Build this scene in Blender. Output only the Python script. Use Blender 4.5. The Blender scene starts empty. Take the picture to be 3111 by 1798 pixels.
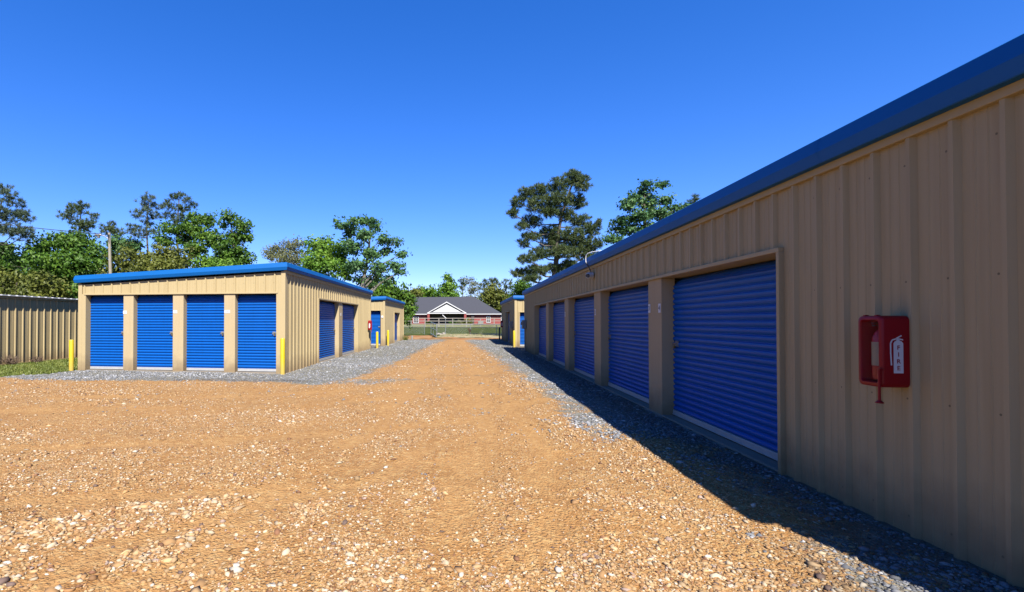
import bpy, bmesh, math, random
import numpy as np
from mathutils import Vector, Matrix, noise
R = math.radians
SC = bpy.context.scene
COL = SC.collection

# ------------------------------------------------------------------ camera
EYE = 1.52
cam = bpy.data.cameras.new('camera'); co = bpy.data.objects.new('camera', cam); COL.objects.link(co)
co.location = (0, 0, EYE); co.rotation_euler = (R(90.7), 0, R(8.157))
cam.sensor_width = 36; cam.lens = 17.15; cam.shift_x = 0.1149; cam.shift_y = 0.0188
cam.clip_start = 0.05; cam.clip_end = 4000
SC.camera = co
# ------------------------------------------------------------------ sky and sun
EL = R(47.1); SD = Vector((0.316*math.cos(EL), -0.949*math.cos(EL), math.sin(EL))).normalized()
w = bpy.data.worlds.new('World'); SC.world = w; w.use_nodes = True
nt = w.node_tree; bg = nt.nodes['Background']
sky = nt.nodes.new('ShaderNodeTexSky'); sky.sky_type = 'NISHITA'; sky.sun_disc = False
sky.sun_elevation = EL; sky.sun_rotation = math.atan2(0.316, -0.949)
sky.air_density = 1.0; sky.dust_density = 0.0; sky.ozone_density = 4.0; sky.altitude = 60
hs = nt.nodes.new('ShaderNodeHueSaturation'); hs.inputs['Saturation'].default_value = 1.32
gm = nt.nodes.new('ShaderNodeGamma'); gm.inputs['Gamma'].default_value = 0.9
nt.links.new(sky.outputs[0], hs.inputs['Color']); nt.links.new(hs.outputs[0], gm.inputs['Color'])
tint = nt.nodes.new('ShaderNodeMix'); tint.data_type = 'RGBA'; tint.blend_type = 'MULTIPLY'; tint.inputs[0].default_value = 1; tint.inputs[7].default_value = (.86, .90, 1.44, 1)
nt.links.new(gm.outputs[0], tint.inputs[6]); nt.links.new(tint.outputs[2], bg.inputs['Color']); bg.inputs['Strength'].default_value = 0.066
sl = bpy.data.lights.new('sun', 'SUN'); sl.energy = 5.0; sl.angle = R(0.53); sl.color = (1.0, 0.95, 0.87)
so = bpy.data.objects.new('sun', sl); COL.objects.link(so)
so.rotation_euler = SD.to_track_quat('Z', 'Y').to_euler(); so.location = (20, -40, 60)
SC.view_settings.view_transform = 'Standard'; SC.view_settings.look = 'None'
SC.view_settings.exposure = 1.5; SC.view_settings.gamma = 1.0
SC.render.engine = 'CYCLES'

# ------------------------------------------------------------------ helpers
def tag(o, label=None, cat=None, group=None, kind=None):
    if label: o['label'] = label
    if cat: o['category'] = cat
    if group: o['group'] = group
    if kind: o['kind'] = kind
    return o
def empty(name, loc=(0, 0, 0), rz=0, label=None, cat=None, group=None):
    o = bpy.data.objects.new(name, None); COL.objects.link(o); o.location = loc; o.rotation_euler = (0, 0, rz)
    o.empty_display_size = 0.2
    return tag(o, label, cat, group)
class MB:
    """collects faces, builds one mesh object"""
    def __init__(s): s.v = []; s.f = []
    def quad(s, *p):
        n = len(s.v); s.v += [tuple(q) for q in p]; s.f.append(tuple(range(n, n+len(p))))
    def box(s, a, b):
        x0, y0, z0 = [min(a[i], b[i]) for i in range(3)]; x1, y1, z1 = [max(a[i], b[i]) for i in range(3)]
        n = len(s.v)
        s.v += [(x0,y0,z0),(x1,y0,z0),(x1,y1,z0),(x0,y1,z0),(x0,y0,z1),(x1,y0,z1),(x1,y1,z1),(x0,y1,z1)]
        for f in ((0,3,2,1),(4,5,6,7),(0,1,5,4),(1,2,6,5),(2,3,7,6),(3,0,4,7)): s.f.append(tuple(n+i for i in f))
        return s
    def tube(s, pts, rad, n=8, caps=True):
        pts = [Vector(p) for p in pts]
        if not isinstance(rad, (list, tuple)): rad = [rad]*len(pts)
        rings = []; up = Vector((0.13, 0.21, 1)).normalized()
        for i, p in enumerate(pts):
            t = (pts[min(i+1, len(pts)-1)] - pts[max(i-1, 0)]).normalized()
            a = t.cross(up)
            if a.length < 1e-3: a = t.cross(Vector((1, 0, 0)))
            a.normalize(); b = t.cross(a)
            k = len(s.v)
            for j in range(n):
                q = 2*math.pi*j/n; s.v.append(tuple(p + (a*math.cos(q) + b*math.sin(q))*rad[i]))
            rings.append(k)
        for i in range(len(rings)-1):
            for j in range(n):
                s.f.append((rings[i]+j, rings[i]+(j+1) % n, rings[i+1]+(j+1) % n, rings[i+1]+j))
        if caps:
            s.f.append(tuple(rings[0]+j for j in range(n))[::-1]); s.f.append(tuple(rings[-1]+j for j in range(n)))
        return s
    def build(s, name, mat, parent=None, bevel=0, smooth=False, seg=2):
        me = bpy.data.meshes.new(name); me.from_pydata(s.v, [], s.f)
        bm = bmesh.new(); bm.from_mesh(me)
        if bevel:
            bmesh.ops.remove_doubles(bm, verts=bm.verts, dist=1e-5)
            bmesh.ops.bevel(bm, geom=list(bm.edges), offset=bevel, segments=seg, affect='EDGES', profile=0.6)
        bmesh.ops.recalc_face_normals(bm, faces=bm.faces)
        bm.to_mesh(me); bm.free()
        if smooth:
            me.polygons.foreach_set('use_smooth', [True]*len(me.polygons))
            try: me.set_sharp_from_angle(angle=R(40))
            except Exception: pass
        me.materials.append(mat)
        o = bpy.data.objects.new(name, me); COL.objects.link(o)
        if parent: o.parent = parent
        return o
def np_mesh(name, V, F, mat, parent=None, cols=None, attrs=None, smooth=False):
    """V (n,3) float, F (m,k) int"""
    me = bpy.data.meshes.new(name); m, k = F.shape
    me.vertices.add(len(V)); me.vertices.foreach_set('co', np.asarray(V, dtype=np.float32).ravel())
    me.loops.add(m*k); me.loops.foreach_set('vertex_index', F.astype(np.int32).ravel())
    me.polygons.add(m); me.polygons.foreach_set('loop_start', np.arange(0, m*k, k, dtype=np.int32))
    try: me.polygons.foreach_set('loop_total', np.full(m, k, dtype=np.int32))
    except Exception: pass
    me.update(calc_edges=True)
    if smooth: me.polygons.foreach_set('use_smooth', [True]*m)
    if cols is not None:
        a = me.color_attributes.new('tint', 'FLOAT_COLOR', 'POINT')
        a.data.foreach_set('color', np.concatenate([cols, np.ones((len(cols), 1))], 1).astype(np.float32).ravel())
    if attrs:
        for n_, d in attrs.items():
            a = me.attributes.new(n_, 'FLOAT', 'POINT'); a.data.foreach_set('value', d.astype(np.float32))
    me.validate(); me.materials.append(mat)
    o = bpy.data.objects.new(name, me); COL.objects.link(o)
    if parent: o.parent = parent
    return o
# ------------------------------------------------------------------ value noise in numpy
_rs = np.random.RandomState(7); _tab = _rs.rand(256, 256)
def vnoise(x, y, sc=1.0, ox=0.0):
    x = np.asarray(x)*sc+ox; y = np.asarray(y)*sc+ox*1.7
    xi = np.floor(x).astype(int); yi = np.floor(y).astype(int); fx = x-xi; fy = y-yi
    fx = fx*fx*(3-2*fx); fy = fy*fy*(3-2*fy)
    a = _tab[xi % 256, yi % 256]; b = _tab[(xi+1) % 256, yi % 256]; c = _tab[xi % 256, (yi+1) % 256]; d = _tab[(xi+1) % 256, (yi+1) % 256]
    return (a*(1-fx)+b*fx)*(1-fy)+(c*(1-fx)+d*fx)*fy
def fbm(x, y, sc, o=0.0):
    return vnoise(x, y, sc, o)*0.53+vnoise(x, y, sc*2.1, o+9)*0.27+vnoise(x, y, sc*4.3, o+23)*0.2
def gz(y):      # the land is level by the sheds and rises a little towards the house
    return float(np.interp(y, [-200, 60, 88, 125, 170, 3000], [0, 0, .56, .69, .9, 2.0]))

# ------------------------------------------------------------------ materials
K = .645     # all reflectances are set for the exposure above
scl = lambda c, k=None: tuple(v*(k or K) for v in c)
def mat(name, col, rough=0.6, metal=0.0, var=0.12, vscale=3.0, bump=0.0, bscale=80.0, spec=0.5, streak=0.0, dirt=None, screws=False):
    m = bpy.data.materials.new(name); m.use_nodes = True; N = m.node_tree.nodes; L = m.node_tree.links
    col = scl(col)
    b = N['Principled BSDF']; b.inputs['Roughness'].default_value = rough; b.inputs['Metallic'].default_value = metal
    b.inputs['Specular IOR Level'].default_value = spec
    tc = N.new('ShaderNodeNewGeometry')
    n1 = N.new('ShaderNodeTexNoise'); n1.inputs['Scale'].default_value = vscale; n1.inputs['Detail'].default_value = 6
    L.new(tc.outputs['Position'], n1.inputs['Vector'])
    mx = N.new('ShaderNodeMix'); mx.data_type = 'RGBA'
    mx.inputs[6].default_value = (*[c*(1-var) for c in col], 1); mx.inputs[7].default_value = (*[min(1, c*(1+var)) for c in col], 1)
    L.new(n1.outputs['Fac'], mx.inputs[0]); out = mx.outputs[2]
    if streak:
        mp = N.new('ShaderNodeMapping'); mp.inputs['Scale'].default_value = (9, 9, .35); L.new(tc.outputs['Position'], mp.inputs['Vector'])
        n2 = N.new('ShaderNodeTexNoise'); n2.inputs['Scale'].default_value = 1.6; n2.inputs['Detail'].default_value = 4; L.new(mp.outputs[0], n2.inputs['Vector'])
        rp = N.new('ShaderNodeMapRange'); rp.inputs['From Min'].default_value = .45; rp.inputs['From Max'].default_value = .75; rp.inputs['To Max'].default_value = streak
        L.new(n2.outputs['Fac'], rp.inputs['Value'])
        m2 = N.new('ShaderNodeMix'); m2.data_type = 'RGBA'; m2.blend_type = 'MULTIPLY'; m2.inputs[7].default_value = (.62, .55, .46, 1)
        L.new(rp.outputs[0], m2.inputs[0]); L.new(out, m2.inputs[6]); out = m2.outputs[2]
    if dirt:
        sx = N.new('ShaderNodeSeparateXYZ'); L.new(tc.outputs['Position'], sx.inputs[0])
        n3 = N.new('ShaderNodeTexNoise'); n3.inputs['Scale'].default_value = 5; n3.inputs['Detail'].default_value = 6; L.new(tc.outputs['Position'], n3.inputs['Vector'])
        ad = N.new('ShaderNodeMath'); ad.operation = 'MULTIPLY_ADD'; ad.inputs[1].default_value = -.5; L.new(n3.outputs['Fac'], ad.inputs[0]); L.new(sx.outputs['Z'], ad.inputs[2])
        r3 = N.new('ShaderNodeMapRange'); r3.inputs['From Min'].default_value = -.22; r3.inputs['From Max'].default_value = .26; r3.inputs['To Min'].default_value = .75; r3.inputs['To Max'].default_value = 0
        L.new(ad.outputs[0], r3.inputs['Value'])
        m3 = N.new('ShaderNodeMix'); m3.data_type = 'RGBA'; m3.inputs[7].default_value = (*scl(dirt), 1)
        L.new(r3.outputs[0], m3.inputs[0]); L.new(out, m3.inputs[6]); out = m3.outputs[2]
    if screws:      # rows of fastener heads in the pans of the ribbed sheets
        s3 = N.new('ShaderNodeSeparateXYZ'); L.new(tc.outputs['Position'], s3.inputs[0])
        def q_(op, a, b_=None):
            n = N.new('ShaderNodeMath'); n.operation = op
            for i, v in enumerate((a, b_)):
                if v is None: continue
                if isinstance(v, (int, float)): n.inputs[i].default_value = v
                else: L.new(v, n.inputs[i])
            return n.outputs[0]
        fr = lambda v, o, p: q_('MULTIPLY', q_('SUBTRACT', q_('FRACT', q_('DIVIDE', q_('SUBTRACT', v, o), p)), .5), p)
        u_ = fr(q_('ADD', s3.outputs['X'], s3.outputs['Y']), 8.30-.1525, .305); v_ = fr(s3.outputs['Z'], .14-.415, .83)
        dd = q_('SQRT', q_('ADD', q_('MULTIPLY', u_, u_), q_('MULTIPLY', v_, v_)))
        m4 = N.new('ShaderNodeMix'); m4.data_type = 'RGBA'; m4.inputs[7].default_value = (*[c*.42 for c in col], 1)
        L.new(q_('LESS_THAN', dd, .0075), m4.inputs[0]); L.new(out, m4.inputs[6]); out = m4.outputs[2]
    L.new(out, b.inputs['Base Color'])
    if bump:
        n4 = N.new('ShaderNodeTexNoise'); n4.inputs['Scale'].default_value = bscale; n4.inputs['Detail'].default_value = 5
        L.new(tc.outputs['Position'], n4.inputs['Vector'])
        bp = N.new('ShaderNodeBump'); bp.inputs['Strength'].default_value = bump; bp.inputs['Distance'].default_value = .01
        L.new(n4.outputs['Fac'], bp.inputs['Height']); L.new(bp.outputs[0], b.inputs['Normal'])
    return m
def leaf_mat(name, c0, c1, c2, trans=0.35, scale=0.9):
    c0, c1, c2 = scl(c0, 1.25), scl(c1, 1.38), scl(c2, 1.25)
    m = bpy.data.materials.new(name); m.use_nodes = True; N = m.node_tree.nodes; L = m.node_tree.links
    b = N['Principled BSDF']; b.inputs['Roughness'].default_value = .55; b.inputs['Specular IOR Level'].default_value = .25
    g = N.new('ShaderNodeNewGeometry'); n1 = N.new('ShaderNodeTexNoise'); n1.inputs['Scale'].default_value = scale; n1.inputs['Detail'].default_value = 3
    L.new(g.outputs['Position'], n1.inputs['Vector'])
    ad = N.new('ShaderNodeMath'); ad.operation = 'MULTIPLY_ADD'; ad.inputs[1].default_value = .45; L.new(g.outputs['Random Per Island'], ad.inputs[0])
    mm = N.new('ShaderNodeMapRange'); mm.inputs['From Min'].default_value = .3; mm.inputs['From Max'].default_value = .7; mm.inputs['To Max'].default_value = .6
    L.new(n1.outputs['Fac'], mm.inputs['Value']); L.new(mm.outputs[0], ad.inputs[2])
    cr = N.new('ShaderNodeValToRGB'); e = cr.color_ramp.elements; e[0].color = (*c0, 1); e[1].color = (*c2, 1); k = e.new(.5); k.color = (*c1, 1)
    L.new(ad.outputs[0], cr.inputs[0]); L.new(cr.outputs[0], b.inputs['Base Color'])
    tr = N.new('ShaderNodeBsdfTranslucent'); L.new(cr.outputs[0], tr.inputs['Color'])
    ms = N.new('ShaderNodeMixShader'); ms.inputs[0].default_value = trans
    L.new(b.outputs[0], ms.inputs[1]); L.new(tr.outputs[0], ms.inputs[2]); L.new(ms.outputs[0], N['Material Output'].inputs['Surface'])
    return m
M = dict(
  beige=mat('beige_painted_steel', (.46, .362, .192), .6, spec=.15, var=.05, vscale=.8, streak=.3, dirt=(.22, .15, .085), bump=.05, bscale=30, screws=True),
  trimb=mat('beige_trim', (.46, .36, .194), .6, spec=.15, var=.05, bump=.04, bscale=40, dirt=(.22, .15, .085)),
  pier=mat('beige_stucco', (.475, .37, .215), .85, spec=.1, var=.05, vscale=2, bump=.25, bscale=150, streak=.12, dirt=(.22, .15, .085)),
  blue=mat('blue_trim', (.000, .105, .36), .55, var=.07, vscale=1.5, spec=.2),
  door=mat('blue_door', (.000, .098, .42), .5, var=.07, vscale=2.5, streak=.15, spec=.2),
  alu=mat('galvanised', (.28, .28, .28), .45, .5, var=.15, vscale=9, bump=.1),
  alubar=mat('weathered_bottom_bar', (.42, .42, .41), .5, .1, var=.2, vscale=12, bump=.1),
  brass=mat('brass_lock', (.45, .33, .12), .3, .9),
  conc=mat('concrete', (.22, .185, .14), .85, var=.2, vscale=4, bump=.4, bscale=60),
  yellow=mat('yellow_sleeve', (.60, .45, .01), .35, var=.05, vscale=4, dirt=(.5, .36, .1)),
  roof=mat('roof_sheet', (.55, .56, .55), .4, .4, var=.1),
  red=mat('red_plastic', (.27, .005, .010), .4, spec=.2, var=.06, vscale=10),
  redin=mat('dark_red_inside', (.20, .008, .012), .4, var=.1),
  extr=mat('red_cylinder', (.45, .02, .03), .25, var=.05),
  cream=mat('cream_label', (.42, .39, .25), .6, var=.12, vscale=40),
  white=mat('white_sign', (.72, .72, .73), .5, var=.03),
  ink=mat('black_ink', (.03, .03, .035), .6),
  redink=mat('red_ink', (.30, .01, .015), .5),
  black=mat('black_steel', (.03, .03, .03), .45),
  dgrey=mat('grey_box', (.22, .22, .20), .5, var=.1),
  wood=mat('weathered_pole', (.30, .265, .20), .85, var=.25, vscale=6, bump=.5, bscale=30),
  bark=mat('bark', (.10, .08, .06), .9, var=.35, vscale=5, bump=.6, bscale=14),
  barkg=mat('grey_bark', (.17, .155, .12), .9, var=.3, vscale=5, bump=.5, bscale=14),
  brick=None,
  shingle=mat('grey_shingles', (.04, .042, .055), .9, var=.25, vscale=7, bump=.5, bscale=10),
  wtrim=mat('white_house_trim', (.6, .6, .6), .5, var=.03),
  glass=mat('dark_window_glass', (.03, .035, .04), .08, spec=.8),
  hdark=mat('dark_doorway', (.06, .045, .04), .7),
  rail=mat('weathered_white_rail', (.26, .235, .20), .7, var=.2, vscale=5),
  galv=mat('galvanised_pipe', (.30, .32, .32), .45, .5, var=.15),
)
# brick
bm_ = bpy.data.materials.new('red_brick'); bm_.use_nodes = True; N = bm_.node_tree.nodes; L = bm_.node_tree.links
tc = N.new('ShaderNodeTexCoord'); mp = N.new('ShaderNodeMapping'); mp.inputs['Rotation'].default_value = (R(90), 0, 0); bt = N.new('ShaderNodeTexBrick')
L.new(tc.outputs['Object'], mp.inputs[0]); L.new(mp.outputs[0], bt.inputs['Vector'])
bt.inputs['Color1'].default_value = (.20, .018, .018, 1); bt.inputs['Color2'].default_value = (.14, .014, .014, 1); bt.inputs['Mortar'].default_value = (.19, .1, .085, 1)
bt.inputs['Scale'].default_value = 1; bt.inputs['Brick Width'].default_value = .25; bt.inputs['Row Height'].default_value = .085; bt.inputs['Mortar Size'].default_value = .008
L.new(bt.outputs['Color'], N['Principled BSDF'].inputs['Base Color']); N['Principled BSDF'].inputs['Roughness'].default_value = .85
M['brick'] = bm_
# chain link: wire lattice with see-through gaps
cl = bpy.data.materials.new('chain_link'); cl.use_nodes = True; N = cl.node_tree.nodes; L = cl.node_tree.links
N['Principled BSDF'].inputs['Base Color'].default_value = (.2, .22, .22, 1); N['Principled BSDF'].inputs['Metallic'].default_value = .4
N['Principled BSDF'].inputs['Alpha'].default_value = .30
M['mesh'] = cl

LEAF = dict(
  mid=leaf_mat('leaf_mid', (0.0112, 0.0279, 0.00372), (0.0372, 0.0837, 0.00868), (0.093, 0.161, 0.0155)),
  bright=leaf_mat('leaf_bright', (0.0217, 0.0527, 0.00496), (0.062, 0.13, 0.0124), (0.136, 0.211, 0.0217)),
  dark=leaf_mat('leaf_dark', (0.00744, 0.0198, 0.0031), (0.0236, 0.0527, 0.00744), (0.062, 0.105, 0.0124)),
  olive=leaf_mat('leaf_olive', (0.0279, 0.0372, 0.0062), (0.0682, 0.0806, 0.0124), (0.124, 0.13, 0.0217)),
  cool=leaf_mat('leaf_cool', (0.0136, 0.0372, 0.0136), (0.0372, 0.0868, 0.0279), (0.0868, 0.155, 0.0372)),
  pine=leaf_mat('needles', (.016, .030, .010), (.034, .052, .016), (.075, .09, .03), trans=.2),
  pine2=leaf_mat('needles_bluish', (.022, .036, .022), (.042, .062, .034), (.075, .10, .055), trans=.2),
  grey=leaf_mat('leaf_greyish', (.05, .055, .022), (.085, .092, .038), (.13, .135, .06)),
  vine=leaf_mat('dead_vine', (.05, .032, .022), (.075, .05, .034), (.11, .08, .055), trans=.05),
)
# lattice alpha of the chain link
g_ = N.new('ShaderNodeNewGeometry'); sp_ = N.new('ShaderNodeSeparateXYZ'); L.new(g_.outputs['Position'], sp_.inputs[0])
def _m(op, a, b=None, c=None):
    n = N.new('ShaderNodeMath'); n.operation = op
    for i, q in enumerate((a, b, c)):
        if q is None: continue
        if isinstance(q, (int, float)): n.inputs[i].default_value = q
        else: L.new(q, n.inputs[i])
    return n.outputs[0]
hx = _m('ADD', sp_.outputs['X'], sp_.outputs['Y'])
d1 = _m('ABSOLUTE', _m('SUBTRACT', _m('FRACT', _m('MULTIPLY', _m('ADD', hx, sp_.outputs['Z']), 14)), .5))
d2 = _m('ABSOLUTE', _m('SUBTRACT', _m('FRACT', _m('MULTIPLY', _m('SUBTRACT', hx, sp_.outputs['Z']), 14)), .5))
L.new(_m('MINIMUM', _m('LESS_THAN', _m('MINIMUM', d1, d2), .028), 1.0), N['Principled BSDF'].inputs['Alpha'])

# ================================================================== GROUND
def drive_mat():
    m = bpy.data.materials.new('gravel_and_clay'); m.use_nodes = True; N = m.node_tree.nodes; L = m.node_tree.links
    b = N['Principled BSDF']; b.inputs['Roughness'].default_value = .9; b.inputs['Specular IOR Level'].default_value = .2
    g = N.new('ShaderNodeNewGeometry'); P = g.outputs['Position']
    def noise_(s, d=5, rough=.55):
        n = N.new('ShaderNodeTexNoise'); n.inputs['Scale'].default_value = s; n.inputs['Detail'].default_value = d; n.inputs['Roughness'].default_value = rough
        L.new(P, n.inputs['Vector']); return n.outputs['Fac']
    def ramp(f, *st):
        r = N.new('ShaderNodeValToRGB'); e = r.color_ramp.elements
        e[0].position = st[0][0]; e[0].color = (*st[0][1], 1); e[1].position = st[-1][0]; e[1].color = (*st[-1][1], 1)
        for p, c in st[1:-1]: k = e.new(p); k.color = (*c, 1)
        L.new(f, r.inputs[0]); return r.outputs[0]
    def mix(f, a, b_, mode='MIX'):
        n = N.new('ShaderNodeMix'); n.data_type = 'RGBA'; n.blend_type = mode
        if isinstance(f, float): n.inputs[0].default_value = f
        else: L.new(f, n.inputs[0])
        for i, q in ((6, a), (7, b_)):
            if isinstance(q, tuple): n.inputs[i].default_value = (*q, 1)
            else: L.new(q, n.inputs[i])
        return n.outputs[2]
    def mr(f, a, b_, c=0., d=1.):
        n = N.new('ShaderNodeMapRange'); L.new(f, n.inputs['Value'])
        for k, v in zip(('From Min', 'From Max', 'To Min', 'To Max'), (a, b_, c, d)): n.inputs[k].default_value = v
        return n.outputs[0]
    def at(nm):
        a = N.new('ShaderNodeAttribute'); a.attribute_name = nm; return a.outputs['Fac']
    def vor(s, rnd=1.0):
        v = N.new('ShaderNodeTexVoronoi'); v.inputs['Scale'].default_value = s; v.inputs['Randomness'].default_value = rnd; L.new(P, v.inputs['Vector']); return v
    clay = ramp(noise_(.9, 8, .62), (.3, (0.252, 0.123, 0.045)), (.5, (0.33, 0.171, 0.066)), (.72, (0.378, 0.216, 0.096)))
    clay = mix(mr(noise_(38, 4), .45, .75, 0, .5), clay, (0.228, 0.114, 0.048))
    # small stones pressed in, too small to model
    v1 = vor(34); v2 = vor(75)
    st1 = ramp(v1.outputs['Color'], (.15, (0.18, 0.09, 0.042)), (.45, (0.33, 0.192, 0.09)), (.7, (0.408, 0.276, 0.156)), (.9, (0.468, 0.408, 0.312)))
    st2 = ramp(v2.outputs['Color'], (.15, (0.204, 0.102, 0.042)), (.5, (0.36, 0.216, 0.102)), (.85, (0.48, 0.396, 0.264)))
    cov = _m2(N, L, 'MULTIPLY', mr(noise_(1.7, 6, .6), .36, .58, .25, 1), mr(at('track'), .15, .7, 1, .12))
    near = mix(mr(v1.outputs['Distance'], .42, .30), mix(mr(v2.outputs['Distance'], .5, .35), mix(.45, clay, (.30, .15, .07)), st2), st1)
    orange = mix(cov, mix(mr(at('track'), .2, .8, 0, .45), clay, (.40, .245, .125)), near)
    g1 = vor(40); g2 = vor(90)
    gs = ramp(g1.outputs['Color'], (.15, (0.078, 0.078, 0.084)), (.5, (0.162, 0.165, 0.174)), (.85, (0.3, 0.3, 0.3)))
    gs2 = ramp(g2.outputs['Color'], (.15, (0.06, 0.06, 0.066)), (.5, (0.15, 0.153, 0.162)), (.85, (0.252, 0.252, 0.252)))
    grey = mix(mr(g1.outputs['Distance'], .45, .30), gs2, gs)
    grey = mix(mr(noise_(1.3, 5), .4, .7, 0, .35), grey, (0.12, 0.102, 0.09))
    # grey / clay border, ragged
    gm_ = _add(N, L, at('grey'), mr(noise_(2.6, 8, .65), .25, .75, -.5, .5))
    gmask = mr(gm_, .36, .66)
    col = mix(gmask, orange, grey)
    sp = noise_(11, 3, .8); col = mix(mr(sp, .50, .68, 0, .55), col, mix(gmask, (.50, .36, .20), (.36, .36, .37))); col = mix(mr(sp, .46, .34, 0, .4), col, mix(gmask, (.20, .10, .04), (.09, .09, .10)))
    dk = _add(N, L, at('damp_shade'), mr(noise_(4.5, 7, .65), .3, .7, -.35, .35))  # dark soil plus the painted shade beside the right building
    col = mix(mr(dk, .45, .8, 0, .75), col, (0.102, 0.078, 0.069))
    col = mix(1.0, col, (.74, .705, .545), 'MULTIPLY')
    L.new(col, b.inputs['Base Color'])
    h = N.new('ShaderNodeMath'); h.operation = 'ADD'
    L.new(mr(v1.outputs['Distance'], 0, .6, 1, 0), h.inputs[0]); L.new(mr(v2.outputs['Distance'], 0, .6, .5, 0), h.inputs[1])
    h2 = N.new('ShaderNodeMath'); h2.operation = 'MULTIPLY_ADD'; h2.inputs[1].default_value = .35; L.new(noise_(60, 8, .7), h2.inputs[0]); L.new(h.outputs[0], h2.inputs[2])
    bp = N.new('ShaderNodeBump'); bp.inputs['Strength'].default_value = 1.0; bp.inputs['Distance'].default_value = .013
    L.new(h2.outputs[0], bp.inputs['Height']); L.new(bp.outputs[0], b.inputs['Normal'])
    return m
def _m2(N, L, op, a, b):
    n = N.new('ShaderNodeMath'); n.operation = op; L.new(a, n.inputs[0]); L.new(b, n.inputs[1]); return n.outputs[0]
def _add(N, L, a, b):
    n = N.new('ShaderNodeMath'); n.operation = 'ADD'; L.new(a, n.inputs[0]); L.new(b, n.inputs[1]); return n.outputs[0]
def grass_mat(name, c0, c1, c2, sc=1.5):
    c0, c1, c2 = scl(c0), scl(c1), scl(c2)
    m = bpy.data.materials.new(name); m.use_nodes = True; N = m.node_tree.nodes; L = m.node_tree.links
    b = N['Principled BSDF']; b.inputs['Roughness'].default_value = .9; b.inputs['Specular IOR Level'].default_value = .1
    g = N.new('ShaderNodeNewGeometry'); n = N.new('ShaderNodeTexNoise'); n.inputs['Scale'].default_value = sc; n.inputs['Detail'].default_value = 9; n.inputs['Roughness'].default_value = .7
    L.new(g.outputs['Position'], n.inputs['Vector'])
    r = N.new('ShaderNodeValToRGB'); e = r.color_ramp.elements; e[0].position = .32; e[1].position = .68; e[0].color = (*c0, 1); e[1].color = (*c2, 1); k = e.new(.5); k.color = (*c1, 1)
    L.new(n.outputs['Fac'], r.inputs[0]); L.new(r.outputs[0], b.inputs['Base Color'])
    n2 = N.new('ShaderNodeTexNoise'); n2.inputs['Scale'].default_value = 30; n2.inputs['Detail'].default_value = 4; L.new(g.outputs['Position'], n2.inputs['Vector'])
    bp = N.new('ShaderNodeBump'); bp.inputs['Strength'].default_value = .8; bp.inputs['Distance'].default_value = .05; L.new(n2.outputs['Fac'], bp.inputs['Height']); L.new(bp.outputs[0], b.inputs['Normal'])
    return m
def grid(name, xs, ys, zf, m, keep=None, attrs=None, kind='structure'):
    X, Y = np.meshgrid(xs, ys); Z = zf(X, Y); V = np.stack([X.ravel(), Y.ravel(), Z.ravel()], 1)
    nx, ny = len(xs), len(ys); i, j = np.meshgrid(np.arange(nx-1), np.arange(ny-1)); a = (j*nx+i).ravel()
    F = np.stack([a, a+1, a+1+nx, a+nx], 1)
    if keep is not None:
        cx = V[F].mean(1); F = F[keep(cx[:, 0], cx[:, 1])]
    o = np_mesh(name, V, F, m, attrs={k: f(V[:, 0], V[:, 1]) for k, f in (attrs or {}).items()}, smooth=True)
    return tag(o, kind=kind)
gzv = np.vectorize(gz)
lin = lambda a, b, n: np.linspace(a, b, n)
grid('ground', np.array([-1500, -400, -150, -60, -30, -16, -8, 0, 8, 20, 60, 150, 400, 1500.]),
     np.concatenate([[-300, -60], lin(-20, 60, 9), lin(65, 200, 28), [300, 600, 1500, 3500]]), lambda X, Y: gzv(Y)-.012,
     grass_mat('meadow', (0.03, 0.042, 0.0072), (0.06, 0.078, 0.012), (0.114, 0.12, 0.027), .8))
XLt = ([11.2, 12.3, 15, 20, 30.4, 38, 60], [-3.4, -2.95, -2.75, -2.4, -2.05, -1.6, -1.2])
XRt = ([-10, 2, 3, 4, 6.2, 8, 9.7, 16.2, 30.8, 38, 60], [2.45, 2.45, 2.75, 2.85, 2.6, 2.0, 1.8, 1.5, .7, .2, -.2])
def track(x, y):
    """how much a spot is swept smooth by tyres: curved lanes towards the far end of the drive"""
    t = np.zeros_like(np.asarray(x, float)); wob = (fbm(x, y, 1.1, 51)-.5)*.5
    for (ys, xs, wd) in (([0, 3, 6, 10, 16, 40], [-2.4, -1.7, -1.35, -1.2, -1.2, -1.2], .22), ([0, 3, 6, 10, 16, 40], [-.9, -.1, .25, .3, .2, -.1], .22),
                         ([0, 2.2, 4, 7, 10, 14, 40], [.2, .25, .7, .95, .8, .4, -.3], .20), ([0, 3, 4.6, 7, 12, 40], [-3.1, -2.3, -.9, .3, -.4, -.9], .17)):
        t = np.maximum(t, np.exp(-((x-np.interp(y, ys, xs)-wob)/wd)**2))
    for (xs, ys, wd) in (([-14, -8, -4, -1, 1.5], [6.2, 7.0, 8.0, 9.6, 13.0], .28), ([-14, -8, -4, -1.2, 1], [8.0, 8.6, 9.4, 11.2, 15], .3), ([-14, -6, -3, 0, 2], [4.2, 4.9, 5.7, 7.4, 10.5], .24), ([-8, -4, -2, 0, 1.5], [3.0, 3.4, 4.1, 5.6, 8.5], .2)):
        t = np.maximum(t, .9*np.exp(-((y-np.interp(x, xs, ys)-wob*1.2)/wd)**2))
    return t*np.clip((fbm(x, y, .7, 63)-.26)/.15, 0, 1)
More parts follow.
